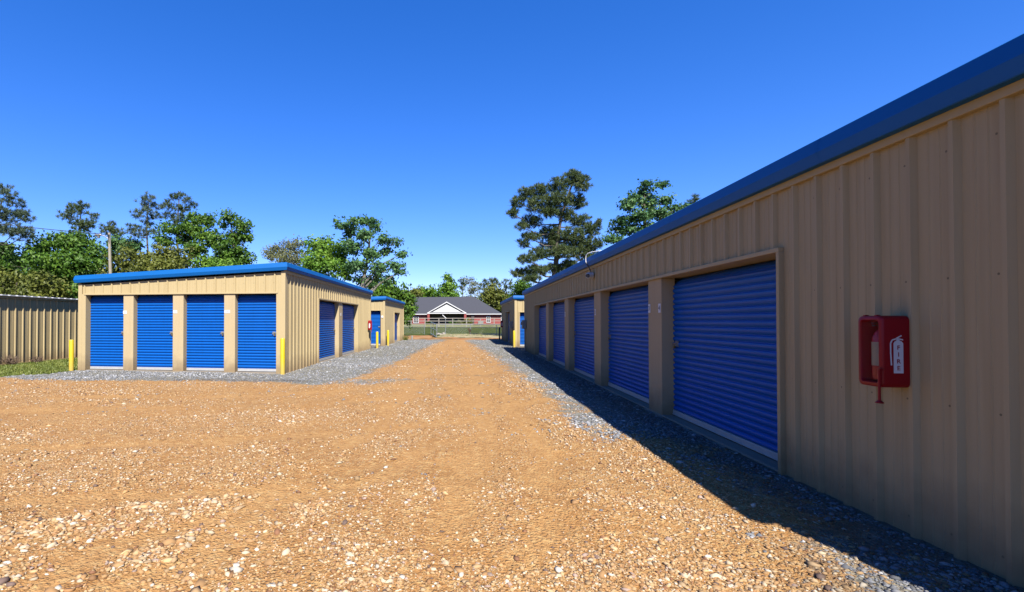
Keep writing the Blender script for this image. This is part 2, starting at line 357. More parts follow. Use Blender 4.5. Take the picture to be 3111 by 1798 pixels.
def greyness(x, y):
    xl = np.interp(y, *XLt); xr = np.interp(y, *XRt)
    g = np.clip((x-xr)/1.3+.5, 0, 1)
    left = np.clip((xl-x)/.8+.5, 0, 1)*np.clip((y-(11.35+.25*np.sin(x*.8)))/.8+.5, 0, 1)
    tail = np.exp(-((y-(12.0+.22*(x+3)))/.75)**2)*np.exp(-((x+2.3)/1.5)**2)*.6
    patch = np.exp(-((x-1.75)/.35)**2-((y-7.3)/1.2)**2)*.5 + np.exp(-((x-2.3)/.35)**2-((y-3.2)/1.)**2)*.45
    g = np.maximum.reduce([g, left, tail]) + patch
    return np.clip(g, 0, 1)
def damp_shade(x, y):  # dark soil patches, and painted shade along the right building
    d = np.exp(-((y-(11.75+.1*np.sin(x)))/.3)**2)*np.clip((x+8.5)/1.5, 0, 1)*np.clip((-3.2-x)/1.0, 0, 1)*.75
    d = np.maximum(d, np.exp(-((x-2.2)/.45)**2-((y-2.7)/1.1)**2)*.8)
    d = np.maximum(d, np.clip((x-2.2)/.5, 0, 1)*.8*(y < 24))  # deepens the right building's shadow in the ground colour, over dark soil
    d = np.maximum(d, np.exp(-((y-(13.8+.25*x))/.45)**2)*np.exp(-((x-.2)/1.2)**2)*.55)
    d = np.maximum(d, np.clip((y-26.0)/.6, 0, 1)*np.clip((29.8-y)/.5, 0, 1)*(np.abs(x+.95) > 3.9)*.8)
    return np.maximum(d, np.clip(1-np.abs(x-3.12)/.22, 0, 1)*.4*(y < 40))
def dz(x, y):
    # worn wheel tracks and small heaps
    tr = .010*np.sin((x-np.interp(y, [0, 12, 40], [-1.2, -.6, -.9]))*4.2)*np.exp(-((x+.8)/3.2)**2)
    tr = tr-.014*track(x, y)
    f = (fbm(x, y, .9)-.5)*.05+(fbm(x, y, 4., 31)-.5)*.016
    return .014+np.maximum((tr+f)*np.clip((3.2-x)/.5, .15, 1), -.018)
def keepd(x, y):
    e = (fbm(x, y, 1.3, 5)-.5)*.9
    gx = (x < -11.75+e*.6) & (y > 12.4+e)      # the grass strip along the left shed
    gx2 = (x < -12.4) & (y > 11.3+e)
    return ~(gx | gx2) & ~((y > 40.6+e) & (x > -30)) & ~((x < -4.9+e*.3) & (y > 39)) & ~((x < -7) & (y > 26.5))
M['drive'] = drive_mat()
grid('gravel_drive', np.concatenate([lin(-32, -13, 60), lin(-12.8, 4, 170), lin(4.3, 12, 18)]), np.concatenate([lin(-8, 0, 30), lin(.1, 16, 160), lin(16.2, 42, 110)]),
     dz, M['drive'], keepd, dict(grey=greyness, damp_shade=damp_shade, track=track))
dirtm = grass_mat('red_clay_and_sand', (0.252, 0.096, 0.036), (0.348, 0.168, 0.066), (0.396, 0.3, 0.168), .55)
grid('clay_strip', lin(-8, 9, 60), lin(39.5, 53, 50), lambda X, Y: .004+gzv(Y)+(fbm(X, Y, .8, 3)-.5)*.10*np.clip((Y-39)/3, 0, 1), dirtm,
     lambda x, y: (y < np.where(x < -3, 52, 46.5)+fbm(x, y, .8, 8)*1.6-.8))
sandm = grass_mat('pale_sand_with_grass', (0.132, 0.132, 0.03), (0.372, 0.312, 0.18), (0.468, 0.408, 0.264), .8)
grid('sand_strip', lin(-2.6, 9, 40), lin(44.5, 61, 40), lambda X, Y: .0+.006+gzv(Y)+(fbm(X, Y, .8, 13)-.5)*.10, sandm,
     lambda x, y: (y > 45.4+fbm(x, y, .8, 8)*1.4-.7) & (y < 60+fbm(x, y, .7, 2)*1.2))
grid('road', lin(-160, 160, 60), lin(83.6, 85.4, 3), lambda X, Y: gzv(Y)+.03, grass_mat('asphalt_road', (0.132, 0.132, 0.126), (0.162, 0.162, 0.156), (0.192, 0.192, 0.186), 3))
lawn = grid('lawn', lin(-60, 40, 60), lin(85.8, 121, 30), lambda X, Y: gzv(Y)+.02+(fbm(X, Y, .2, 4)-.5)*.1, grass_mat('house_lawn', (.15, .15, .06), (.21, .215, .08), (.29, .27, .13), .35))

# ---------------- loose stones, each a small faceted mesh, all in one countless cover
ico = bmesh.new(); bmesh.ops.create_icosphere(ico, subdivisions=1, radius=1)
IV = np.array([v.co[:] for v in ico.verts]); IF = np.array([[v.index for v in f.verts] for f in ico.faces]); ico.free()
OV = np.array([(1, 0, 0), (-.2, .9, 0), (-.9, -.3, 0), (.2, -.9, 0), (.1, .05, .9), (0, 0, -.8)], float)
OF = np.array([(0, 1, 4), (1, 2, 4), (2, 3, 4), (3, 0, 4), (1, 0, 5), (2, 1, 5), (3, 2, 5), (0, 3, 5)])
PAL_T = np.array([(0.48, 0.444, 0.384), (0.42, 0.348, 0.252), (0.36, 0.246, 0.132), (0.312, 0.186, 0.084), (0.252, 0.138, 0.06), (0.18, 0.09, 0.048), (0.3, 0.228, 0.198), (0.12, 0.084, 0.072), (0.372, 0.27, 0.162), (0.336, 0.204, 0.096)])
W_T = np.array([.07, .12, .2, .2, .12, .06, .05, .03, .08, .07])
W_T = W_T*np.array([.9, 1.2, 1.3, 1.2, .8, .7, .6, .8, 1.2, 1.1])
PAL_G = np.array([(0.33, 0.33, 0.336), (0.216, 0.222, 0.234), (0.162, 0.168, 0.18), (0.108, 0.111, 0.12), (0.252, 0.24, 0.222), (0.42, 0.42, 0.414)]); W_G = np.array([.12, .3, .28, .14, .1, .06])
stm = bpy.data.materials.new('loose_stone'); stm.use_nodes = True; N = stm.node_tree.nodes; L = stm.node_tree.links
a_ = N.new('ShaderNodeAttribute'); a_.attribute_name = 'tint'; L.new(a_.outputs['Color'], N['Principled BSDF'].inputs['Base Color'])
N['Principled BSDF'].inputs['Roughness'].default_value = .8; N['Principled BSDF'].inputs['Specular IOR Level'].default_value = .3
def stones(name, bands, label, sel, seed):
    rs = np.random.RandomState(seed); allV = []; allF = []; allC = []; off = 0
    for (r0, r1, dens, smed, sig, BV, BF, az0, az1) in bands:
        area = (az1-az0)/2*(r1*r1-r0*r0); n = int(area*dens)
        r = np.sqrt(rs.rand(n)*(r1*r1-r0*r0)+r0*r0); a = az0+rs.rand(n)*(az1-az0)
        x = r*np.sin(a); y = r*np.cos(a)
        g = greyness(x, y)+(fbm(x, y, 2.6, 77)-.5)*1.3+rs.randn(n)*.14-.22*(y < 7)*rs.rand(n); isg = g > .5
        # patches swept bare by tyres, patches of coarse stone
        cover = fbm(x, y, .8, 40)*.6+fbm(x*np.cos(.5)+y*.3, y*.35, 1.6, 60)*.4
        cover = np.where(isg, 1, np.clip((cover-.36)/.16, .22, 1)*(1-.93*np.clip(track(x, y)*1.3, 0, 1)))
        coarse = np.clip((fbm(x, y, .55, 90)-.5)/.3, 0, .5)+np.exp(-((x+3.0)/1.1)**2-((y-3.5)/1.2)**2)*.55
        hit = (rs.rand(n) < cover) & keepd(x, y) & (x < 3.06) & ~((x < -5.12) & (x > -11.7) & (y > 13.42) & (y < 26.5)) & (isg if sel == 'g' else ~isg)
        x, y, g, isg, coarse = x[hit], y[hit], g[hit], isg[hit], coarse[hit]; n = len(x)
        if not n: continue
        s = smed*np.exp(rs.randn(n)*sig)*(.75+.75*coarse)*np.where(isg, 1.15, 1); s = np.clip(s, smed*.3, .04)
        D = 1+rs.randn(24, len(BV))*.27
        k = rs.randint(0, 24, n); V = BV[None]*D[k][:, :, None]
        V = V*np.stack([s*(1+rs.rand(n)*.5), s*(.65+rs.rand(n)*.4), s*(.38+rs.rand(n)*.35)], 1)[:, None, :]
        t = rs.randn(n)*.25; c, sn = np.cos(t)[:, None], np.sin(t)[:, None]; Y_ = V[..., 1]*c-V[..., 2]*sn; Z_ = V[..., 1]*sn+V[..., 2]*c; V[..., 1] = Y_; V[..., 2] = Z_
        q = rs.rand(n)*6.283; c, sn = np.cos(q)[:, None], np.sin(q)[:, None]; X_ = V[..., 0]*c-V[..., 1]*sn; Y_ = V[..., 0]*sn+V[..., 1]*c
        V[..., 0] = X_+x[:, None]; V[..., 1] = Y_+y[:, None]; V[..., 2] += (dz(x, y)+s*.12)[:, None]
        pal, wt = (PAL_G, W_G) if sel == 'g' else (PAL_T, W_T)
        ci = rs.choice(len(pal), n, p=wt/wt.sum()); C = pal[ci]*(1+rs.randn(n, 1)*.13)*.72*(1-.5*np.clip(damp_shade(x, y), 0, 1))[:, None]*(np.array([1.04, .98, .88]) if sel == 't' else 1)  # pebbles take the same soil darkening and painted shade
        C = np.clip(np.repeat(C[:, None, :], len(BV), 1), .02, .9)
        allV.append(V.reshape(-1, 3)); allC.append(C.reshape(-1, 3)); allF.append((BF[None]+(np.arange(n)*len(BV))[:, None, None]+off).reshape(-1, 3)); off += n*len(BV)
    o = np_mesh(name, np.concatenate(allV), np.concatenate(allF), stm, cols=np.concatenate(allC))
    return tag(o, label, 'gravel', kind='stuff')
A0, A1 = -1.05, .85
stones('tan_gravel', [(1.6, 4.6, 5200, .0092, .48, IV, IF, A0-.1, A1+.2), (4.6, 8.5, 1500, .0100, .45, OV, OF, A0, A1), (8.5, 16.5, 450, .014, .4, OV, OF, A0, .5), (16.5, 33, 95, .022, .4, OV, OF, -.35, .3)],
       'loose tan and white pebbles scattered over the orange clay drive', 't', 1)
stones('grey_gravel', [(1.6, 4.6, 3000, .009, .5, IV, IF, 0.2, A1+.4), (4.6, 9, 1300, .0115, .45, OV, OF, -.2, A1), (9, 20, 450, .015, .4, OV, OF, A0, .5), (20, 39, 70, .024, .4, OV, OF, -.35, .3)],
       'loose grey crushed stone lying in front of the storage sheds', 'g', 2)
# ---------------- grass strip blades
def blades(name, n, x0, x1, y0, y1, hgt, m, label, cond=None, seed=3):
    rs = np.random.RandomState(seed); x = x0+rs.rand(n)*(x1-x0); y = y0+rs.rand(n)*(y1-y0)
    if cond is not None: k = cond(x, y); x, y = x[k], y[k]; n = len(x)
    a = rs.rand(n)*6.283; h_ = hgt*(.5+rs.rand(n)); wd = .012+rs.rand(n)*.012; ln = rs.rand(n)*.6*h_
    z = gzv(y)-.01; dx, dy = np.cos(a)*wd, np.sin(a)*wd; lx, ly = -np.sin(a)*ln, np.cos(a)*ln
    V = np.stack([np.stack([x-dx, y-dy, z], 1), np.stack([x+dx, y+dy, z], 1), np.stack([x+lx, y+ly, z+h_], 1)], 1).reshape(-1, 3)
    o = np_mesh(name, V, np.arange(3*n).reshape(-1, 3), m)
    return tag(o, label, 'grass', kind='stuff')
GR = leaf_mat('grass_blades', (.04, .055, .010), (.075, .095, .018), (.14, .145, .035), trans=.2, scale=2)
blades('grass', 30000, -17.5, -11.6, 11.2, 19, .05, GR, 'short green grass beside the tan ribbed shed at far left', lambda x, y: ~keepd(x, y) & (x > -15.9))
blades('dry_grass', 900, -2.5, 5.5, 49, 60, .10, GR, 'sparse grass growing on the pale sand before the chain link fence', seed=5)

# ================================================================== BUILDINGS
def fmap(o, du, n):
    o = Vector((*o, 0)); du = Vector((*du, 0)); n = Vector((*n, 0))
    return lambda u, w_, z: tuple(o+du*u+n*w_+Vector((0, 0, z)))
def fbox(mb, f, u0, u1, w0, w1, z0, z1):
    p = [f(u, w_, z) for z in (z0, z1) for (u, w_) in ((u0, w0), (u1, w0), (u1, w1), (u0, w1))]
    n = len(mb.v); mb.v += p
    for q in ((0, 3, 2, 1), (4, 5, 6, 7), (0, 1, 5, 4), (1, 2, 6, 5), (2, 3, 7, 6), (3, 0, 4, 7)): mb.f.append(tuple(n+i for i in q))
RIB = [(0, .0), (.018, .034), (.048, .034), (.066, 0), (.138, 0), (.146, .005), (.154, 0), (.216, 0), (.224, .005), (.232, 0)]
def ribbed(mb, f, u0, u1, z0, z1f, phase=0.0, per=.305, hs=1.0):
    us = []
    k = math.floor((u0-phase)/per)-1
    while phase+k*per < u1+per:
        for (a, b) in RIB: us.append((phase+k*per+a, b*hs))
        k += 1
    pts = []
    for i in range(len(us)-1):
        (a, wa), (b, wb) = us[i], us[i+1]
        if b <= u0 or a >= u1: continue
        if a < u0: wa = wa+(wb-wa)*(u0-a)/(b-a); a = u0
        if not pts: pts.append((a, wa))
        if b > u1: wb = wa+(wb-wa)*(u1-a)/(b-a); b = u1
        pts.append((b, wb))
    for (a, wa), (b, wb) in zip(pts[:-1], pts[1:]):
        mb.quad(f(a, wa, z0), f(b, wb, z0), f(b, wb, z1f(b)), f(a, wa, z1f(a)))
def curtain(mb, f, u0, u1, z0, z1, w_, per=.084):
    prof = []; z = z1; back = lambda q: -.13*max(0, (q-(z1-.15))/.15)**2     # the top turns back onto the roll
    sh = [(0, 0), (.05, .45), (.16, .9), (.34, 1), (.55, .86), (.74, .52), (.88, .15), (.94, 0)]
    while z > z0:
        for (a, b) in sh:
            zz = z-a*per
            if zz >= z0: prof.append((zz, w_+.027*b*(1 if zz < z1-.13 else .35)+back(zz)))
        z -= per
    prof.append((z0, w_))
    for (a, wa), (b, wb) in zip(prof[:-1], prof[1:]): mb.quad(f(u0, wa, a), f(u1, wa, a), f(u1, wb, b), f(u0, wb, b))
    return mb
def text_mesh(name, s, size, m, parent, loc, rot, thick=.001):
    c = bpy.data.curves.new(name, 'FONT'); c.body = s; c.size = size; c.extrude = thick; c.align_x = 'CENTER'; c.align_y = 'CENTER'; c.resolution_u = 3
    c.offset = size*.02
    t = bpy.data.objects.new(name, c); me = bpy.data.meshes.new_from_object(t); bpy.data.objects.remove(t)
    me.materials.clear(); me.materials.append(m); me.name = name
    o = bpy.data.objects.new(name, me); COL.objects.link(o); o.parent = parent; o.location = loc; o.rotation_euler = rot
    return o
FROT = dict(front=(R(90), 0, 0), right=(R(90), 0, R(90)), left=(R(90), 0, R(-90)))
REC = .17
def make_building(label, x0, x1, y0, y1, zl, zr, faces, group='blue trimmed storage buildings along the drive', ribh=1.0, trims=('left', 'right'), eave=.085):
    """zl / zr: height of the fascia's lower edge at the x0 and x1 sides. faces: name -> dict(doors=[(u0,u1)..], H, plates=[(u,z,w,h,text)], phase)"""
    root = empty('storage_building', ((x0+x1)/2, (y0+y1)/2, 0), label=label, cat='building', group=group)
    off = Vector(root.location)
    def B(mb, name, m, par=None, **k):
        mb.v = [tuple(Vector(p)-off) for p in mb.v]; return mb.build(name, m, par or root, **k)
    zx = lambda x: zl+(zr-zl)*(x-x0)/(x1-x0)
    dims = dict(front=((x0, y0), (1, 0), (0, -1), x1-x0), back=((x0, y1), (1, 0), (0, 1), x1-x0), left=((x0, y0), (0, 1), (-1, 0), y1-y0), right=((x1, y0), (0, 1), (1, 0), y1-y0))
    for fn, (o_, du, n_, Lg) in dims.items():
        f = fmap(o_, du, n_); spec = faces.get(fn, {}); doors = spec.get('doors', []); H = spec.get('H', 2.3); ph = spec.get('phase', 0)
        top = (lambda u: zx(x0+u)-.05) if fn in ('front', 'back') else (lambda u, z=(zl if fn == 'left' else zr): z-.02)
        mb = MB()
        if not doors: ribbed(mb, f, .0, Lg, -.02, top, ph, hs=ribh)
        else:
            g0, g1 = doors[0][0], doors[-1][1]
            if spec.get('postend'):
                ribbed(mb, f, 0, Lg, H+.03, top, ph, hs=ribh)
                fr = MB(); fbox(fr, f, 0, g0, -REC, .036, -.02, H+.03); B(fr, 'corner_post', M['trimb'])
                fr = MB(); fbox(fr, f, g1, Lg, -REC, .036, -.02, H+.03); B(fr, 'corner_post', M['trimb'])
            else:
                ribbed(mb, f, 0, g0, -.02, top, ph, hs=ribh); ribbed(mb, f, g1, Lg, -.02, top, ph, hs=ribh); ribbed(mb, f, g0, g1, H+.03, top, ph, hs=ribh)
        B(mb, 'wall', M['beige'])
        if doors:
            mb = MB()          # frame trim round the row of doors, with the returns of the recess
            fbox(mb, f, g0-.045, g1+.045, .003, .052, H, H+.045)
            fbox(mb, f, g0, g1, -REC-.24, .003, H+.002, H+.03); fbox(mb, f, g0, g1, -REC-.26, -REC-.24, H-.3, H+.03)
            if not spec.get('postend'):
                fbox(mb, f, g0-.045, g0, -REC-.02, .050, -.02, H); fbox(mb, f, g1, g1+.045, -REC-.02, .050, -.02, H)
            B(mb, 'door_frame', M['trimb'], bevel=.003, seg=1)
            mb = MB(); fbox(mb, f, g0, g1, -REC-.10, .02, -.1, .035); B(mb, 'door_sill', M['conc'], bevel=.012)
            for (a, b), (c, d) in zip(doors[:-1], doors[1:]):
                mb = MB(); fbox(mb, f, b, c, -REC-.02, .012, .0, H+.001); B(mb, 'pier', M['pier'], bevel=.006)
            for i, (a, b) in enumerate(doors):
                lo = .125
                dr = B(curtain(MB(), f, a+.004, b-.004, lo, H-.004, -REC-.012), 'door', M['door'])
                mb = MB(); fbox(mb, f, a+.01, b-.01, -REC-.02, -REC+.025, .045, lo); fbox(mb, f, a+.01, b-.01, -REC+.025, -REC+.032, .05, .066)
                B(mb, 'bottom_bar', M['alubar'], dr, bevel=.003, seg=1)
                ls = -1 if spec.get('latch', 1) < 0 else 1
                e = (b-.14) if ls > 0 else (a+.14); zc = 1.17
                mb = MB(); fbox(mb, f, e-.05, e+.05, -REC+.004, -REC+.016, zc-.045, zc+.045)
                fbox(mb, f, e-.02, e+.135*ls, -REC+.016, -REC+.030, zc-.012, zc+.012)
                fbox(mb, f, e-.055, e-.03, -REC+.016, -REC+.05, zc-.03, zc-.015)
                B(mb, 'slide_latch', M['alu'], dr, bevel=.002, seg=1)
                mb = MB(); fbox(mb, f, e+.005, e+.045, -REC+.03, -REC+.052, zc-.075, zc-.03)
                mb.tube([f(e+.012, -REC+.04, zc-.03), f(e+.012, -REC+.04, zc-.002), f(e+.038, -REC+.04, zc-.002), f(e+.038, -REC+.04, zc-.03)], .004, 6)
                B(mb, 'padlock', M['brass'], dr)
            for (u, z, pw, phh, s, wo) in spec.get('plates', []):
                mb = MB(); fbox(mb, f, u-pw/2, u+pw/2, wo, wo+.006, z-phh/2, z+phh/2); p = B(mb, 'number_plate', M['white'], bevel=.002, seg=1)
                for k, t in enumerate(s):
                    du_ = (k-(len(s)-1)/2)*pw*.5
                    q = Vector(f(u+du_*(1 if fn != 'left' else -1), wo+.0085, z))-off
                    text_mesh('digit', t, phh*.72 if len(t) == 1 else phh*.5, M['ink'], p, q, FROT[fn], .0008)
    mb = MB(); mb.box((x0-.075, y0-.075, -.12), (x1+.075, y1+.075, .012)); B(mb, 'footing', M['conc'], bevel=.01)
    # corner trims
    for (cx, cy, sx, sy) in ((x0, y0, -1, -1), (x1, y0, 1, -1), (x0, y1, -1, 1), (x1, y1, 1, 1)):
        mb = MB(); z = zx(cx)-.03
        mb.box((cx+sx*.042, cy+sy*.0395, -.02), (cx-sx*.085, cy-sy*.005, z)); mb.box((cx+sx*.0415, cy+sy*.039, -.021), (cx-sx*.005, cy-sy*.085, z-.001))
        B(mb, 'corner_trim', M['trimb'])
    # eave trim under the fascia, fascia, roof
    for t in trims:
        mb = MB(); o_, du, n_, Lg = dims[t]; z = zl if t == 'left' else zr
        fbox(mb, fmap(o_, du, n_), -.03, Lg+.03, -.01, .046, z-eave, z+.01); B(mb, 'eave_trim', M['trimb'], bevel=.004, seg=1)
    prof = [(-.02, .0), (.105, .0), (.112, .006), (.138, .095), (.112, .212), (.09, .226), (-.15, .236)]
    mb = MB(); cs = [(x0, y0, zl, -1, -1), (x1, y0, zr, 1, -1), (x1, y1, zr, 1, 1), (x0, y1, zl, -1, 1)]
    for i in range(4):
        a, b = cs[i], cs[(i+1) % 4]
        for (w0, h0), (w1, h1) in zip(prof[:-1], prof[1:]):
            P = lambda c, w_, h_: (c[0]+c[3]*w_, c[1]+c[4]*w_, c[2]+h_)
            mb.quad(P(a, w0, h0), P(b, w0, h0), P(b, w1, h1), P(a, w1, h1))
    B(mb, 'fascia', M['blue'])
    # lap joints of the fascia lengths
    for t in ('left', 'right'):
        o_, du, n_, Lg = dims[t]; f = fmap(o_, du, n_); z = zl if t == 'left' else zr; u = 3.05
        while u < Lg-1:
            mb = MB()
            for (w0, h0), (w1, h1) in zip(prof[1:-2], prof[2:-1]):
                mb.quad(f(u, w0+.002, z+h0), f(u+.02, w0+.002, z+h0), f(u+.02, w1+.002, z+h1), f(u, w1+.002, z+h1))
            B(mb, 'fascia_joint', M['blue']); u += 3.05
    mb = MB(); mb.quad((x0+.05, y0+.05, zl+.20), (x1-.05, y0+.05, zr+.20), (x1-.05, y1-.05, zr+.20), (x0+.05, y1-.05, zl+.20)); B(mb, 'roof', M['roof'])
    return root
XR = 3.12
d_ = [(5.34+3.51*k-1.57, 8.29+3.51*k-1.57) for k in range(5)]
make_building('long near storage building on the right with five wide blue roll up doors in shade', XR, 11.5, 1.57, 25.95, 2.868, 2.55,
    dict(left=dict(doors=d_, H=2.205, phase=5.113-1.57-.033, plates=[(8.79-1.57, 1.735, .085, .145, '3', .013), (8.36-1.57, 1.73, .085, .145, '4', .013), (12.24-1.57, 1.735, .085, .145, '2', .013), (15.78-1.57, 1.735, .085, .145, '1', .013)])), eave=.06)
make_building('near storage building on the left with four narrow sunlit blue doors in front', -11.67, -5.13, 13.46, 26.4, 2.685, 2.985,
    dict(front=dict(doors=[(.21, 1.46), (1.79, 3.075), (3.415, 4.70), (5.04, 6.31)], H=2.32, postend=True, phase=.12,
         plates=[(1.515, 1.79, .125, .09, '1', .013), (3.155, 1.80, .125, .09, '2', .013), (4.80, 1.80, .17, .09, '3', .013)]),
         right=dict(doors=[(16.72-13.46, 19.6-13.46), (20.2-13.46, 23.15-13.46)], H=2.30, phase=.1, plates=[(19.9-13.46, 1.80, .10, .12, '', .013)])))
make_building('small far left storage building behind the near one, one blue door facing the camera', -11.4, -4.85, 29.54, 38.9, 2.60, 2.83,
    dict(front=dict(doors=[(4.5, 6.33)], H=2.17, phase=.12, plates=[(6.42, 1.80, .12, .12, '', .038)]), right=dict(doors=[(33.6-29.54, 36.4-29.54)], H=2.12, phase=.1)), ribh=.5)
make_building('small far storage building on the right, in shade except its sunlit front', 3.0, 9.5, 29.7, 39.9, 2.83, 2.65,
    dict(front=dict(doors=[(.26, 2.0)], H=2.05, phase=.12, latch=1), left=dict(doors=[(33.0-29.7, 36.1-29.7)], H=2.17, phase=.1)), ribh=.7)
# tan ribbed shed at the left edge
def left_shed():
    r = empty('ribbed_shed', (-18.8, 16, 0), label='plain tan ribbed metal shed with no doors at far left', cat='shed'); off = Vector(r.location)
    f = fmap((-15.8, 4.0), (0, 1), (1, 0)); mb = MB(); ribbed(mb, f, 0, 24, .03, lambda u: 2.42, .12, hs=.95, per=.30)
    fb = fmap((-21.8, 4.0), (1, 0), (0, -1)); ribbed(mb, fb, 0, 6, .03, lambda u: 2.42+.05*(6-u), .1); fk = fmap((-21.8, 28.0), (1, 0), (0, 1)); ribbed(mb, fk, 0, 6, .03, lambda u: 2.42, .1)
    fl = fmap((-21.8, 4.0), (0, 1), (-1, 0)); ribbed(mb, fl, 0, 24, .03, lambda u: 2.7, .1)
    mb.v = [tuple(Vector(p)-off) for p in mb.v]; mb.build('wall', M['beige'], r)
    mb = MB(); fbox(mb, f, -.05, 24.05, -.1, .06, -.06, .04); mb.v = [tuple(Vector(p)-off) for p in mb.v]; mb.build('base_rail', M['trimb'], r)
    mb = MB(); fbox(mb, f, -.1, 24.1, .0, .07, 2.32, 2.405); mb.v = [tuple(Vector(p)-off) for p in mb.v]; mb.build('eave_trim', M['trimb'], r)
    # galvanised ribbed roof, its rib ends show as bright dashes above the eave
    mb = MB(); per = .30; u = -.2
    while u < 24.2:
        for (a, ha), (b, hb) in zip(((0, 0), (.03, .03), (.2, .03), (.23, 0)), ((.03, .03), (.2, .03), (.23, 0), (.30, 0))):
            mb.quad(f(u+a, .15, 2.41+ha), f(u+b, .15, 2.41+hb), f(u+b, -6.1, 2.74+hb), f(u+a, -6.1, 2.74+ha))
            mb.quad(f(u+a, .15, 2.395), f(u+b, .15, 2.395), f(u+b, .15, 2.41+hb), f(u+a, .15, 2.41+ha))
        u += per
    mb.v = [tuple(Vector(p)-off) for p in mb.v]; mb.build('roof', mat('galvanised_roof', (.5, .5, .49), .4, .2, var=.1), r)
left_shed()

# ---------------- bollards
def bollard(x, y, h_, label, d=.07, m='yellow', cat='bollard', tilt=0):
    mb = MB(); mb.tube([(0, 0, -.1), (0, 0, h_-.03), (0, 0, h_-.008), (0, 0, h_)], [d, d, d*.86, d*.45], 16)
    o = mb.build('bollard', M[m], smooth=True); o.location = (x, y, 0); o.rotation_euler = (tilt, tilt*.5, 0); return tag(o, label, cat, 'bollards at the building corners')
bollard(-11.83, 13.31, .96, 'yellow bollard at the left front corner of the near left building', .066, tilt=R(.6))
bollard(-5.13, 13.33, 1.04, 'bright yellow bollard at the right front corner of the near left building', .068)
bollard(-4.80, 26.75, .94, 'yellow bollard before the blue door of the far left building', .07)
bollard(-4.68, 29.9, .97, 'yellow bollard at the corner of the far left building', .07)
bollard(2.86, 28.95, .98, 'pale yellow bollard at the corner of the far right building', .07)
bollard(2.90, 41.4, 1.03, 'thin black post beyond the far right building', .06, 'black', 'post')
bollard(-4.15, 38.95, .36, 'short dark stub post beyond the far left building', .07, 'dgrey', 'post')

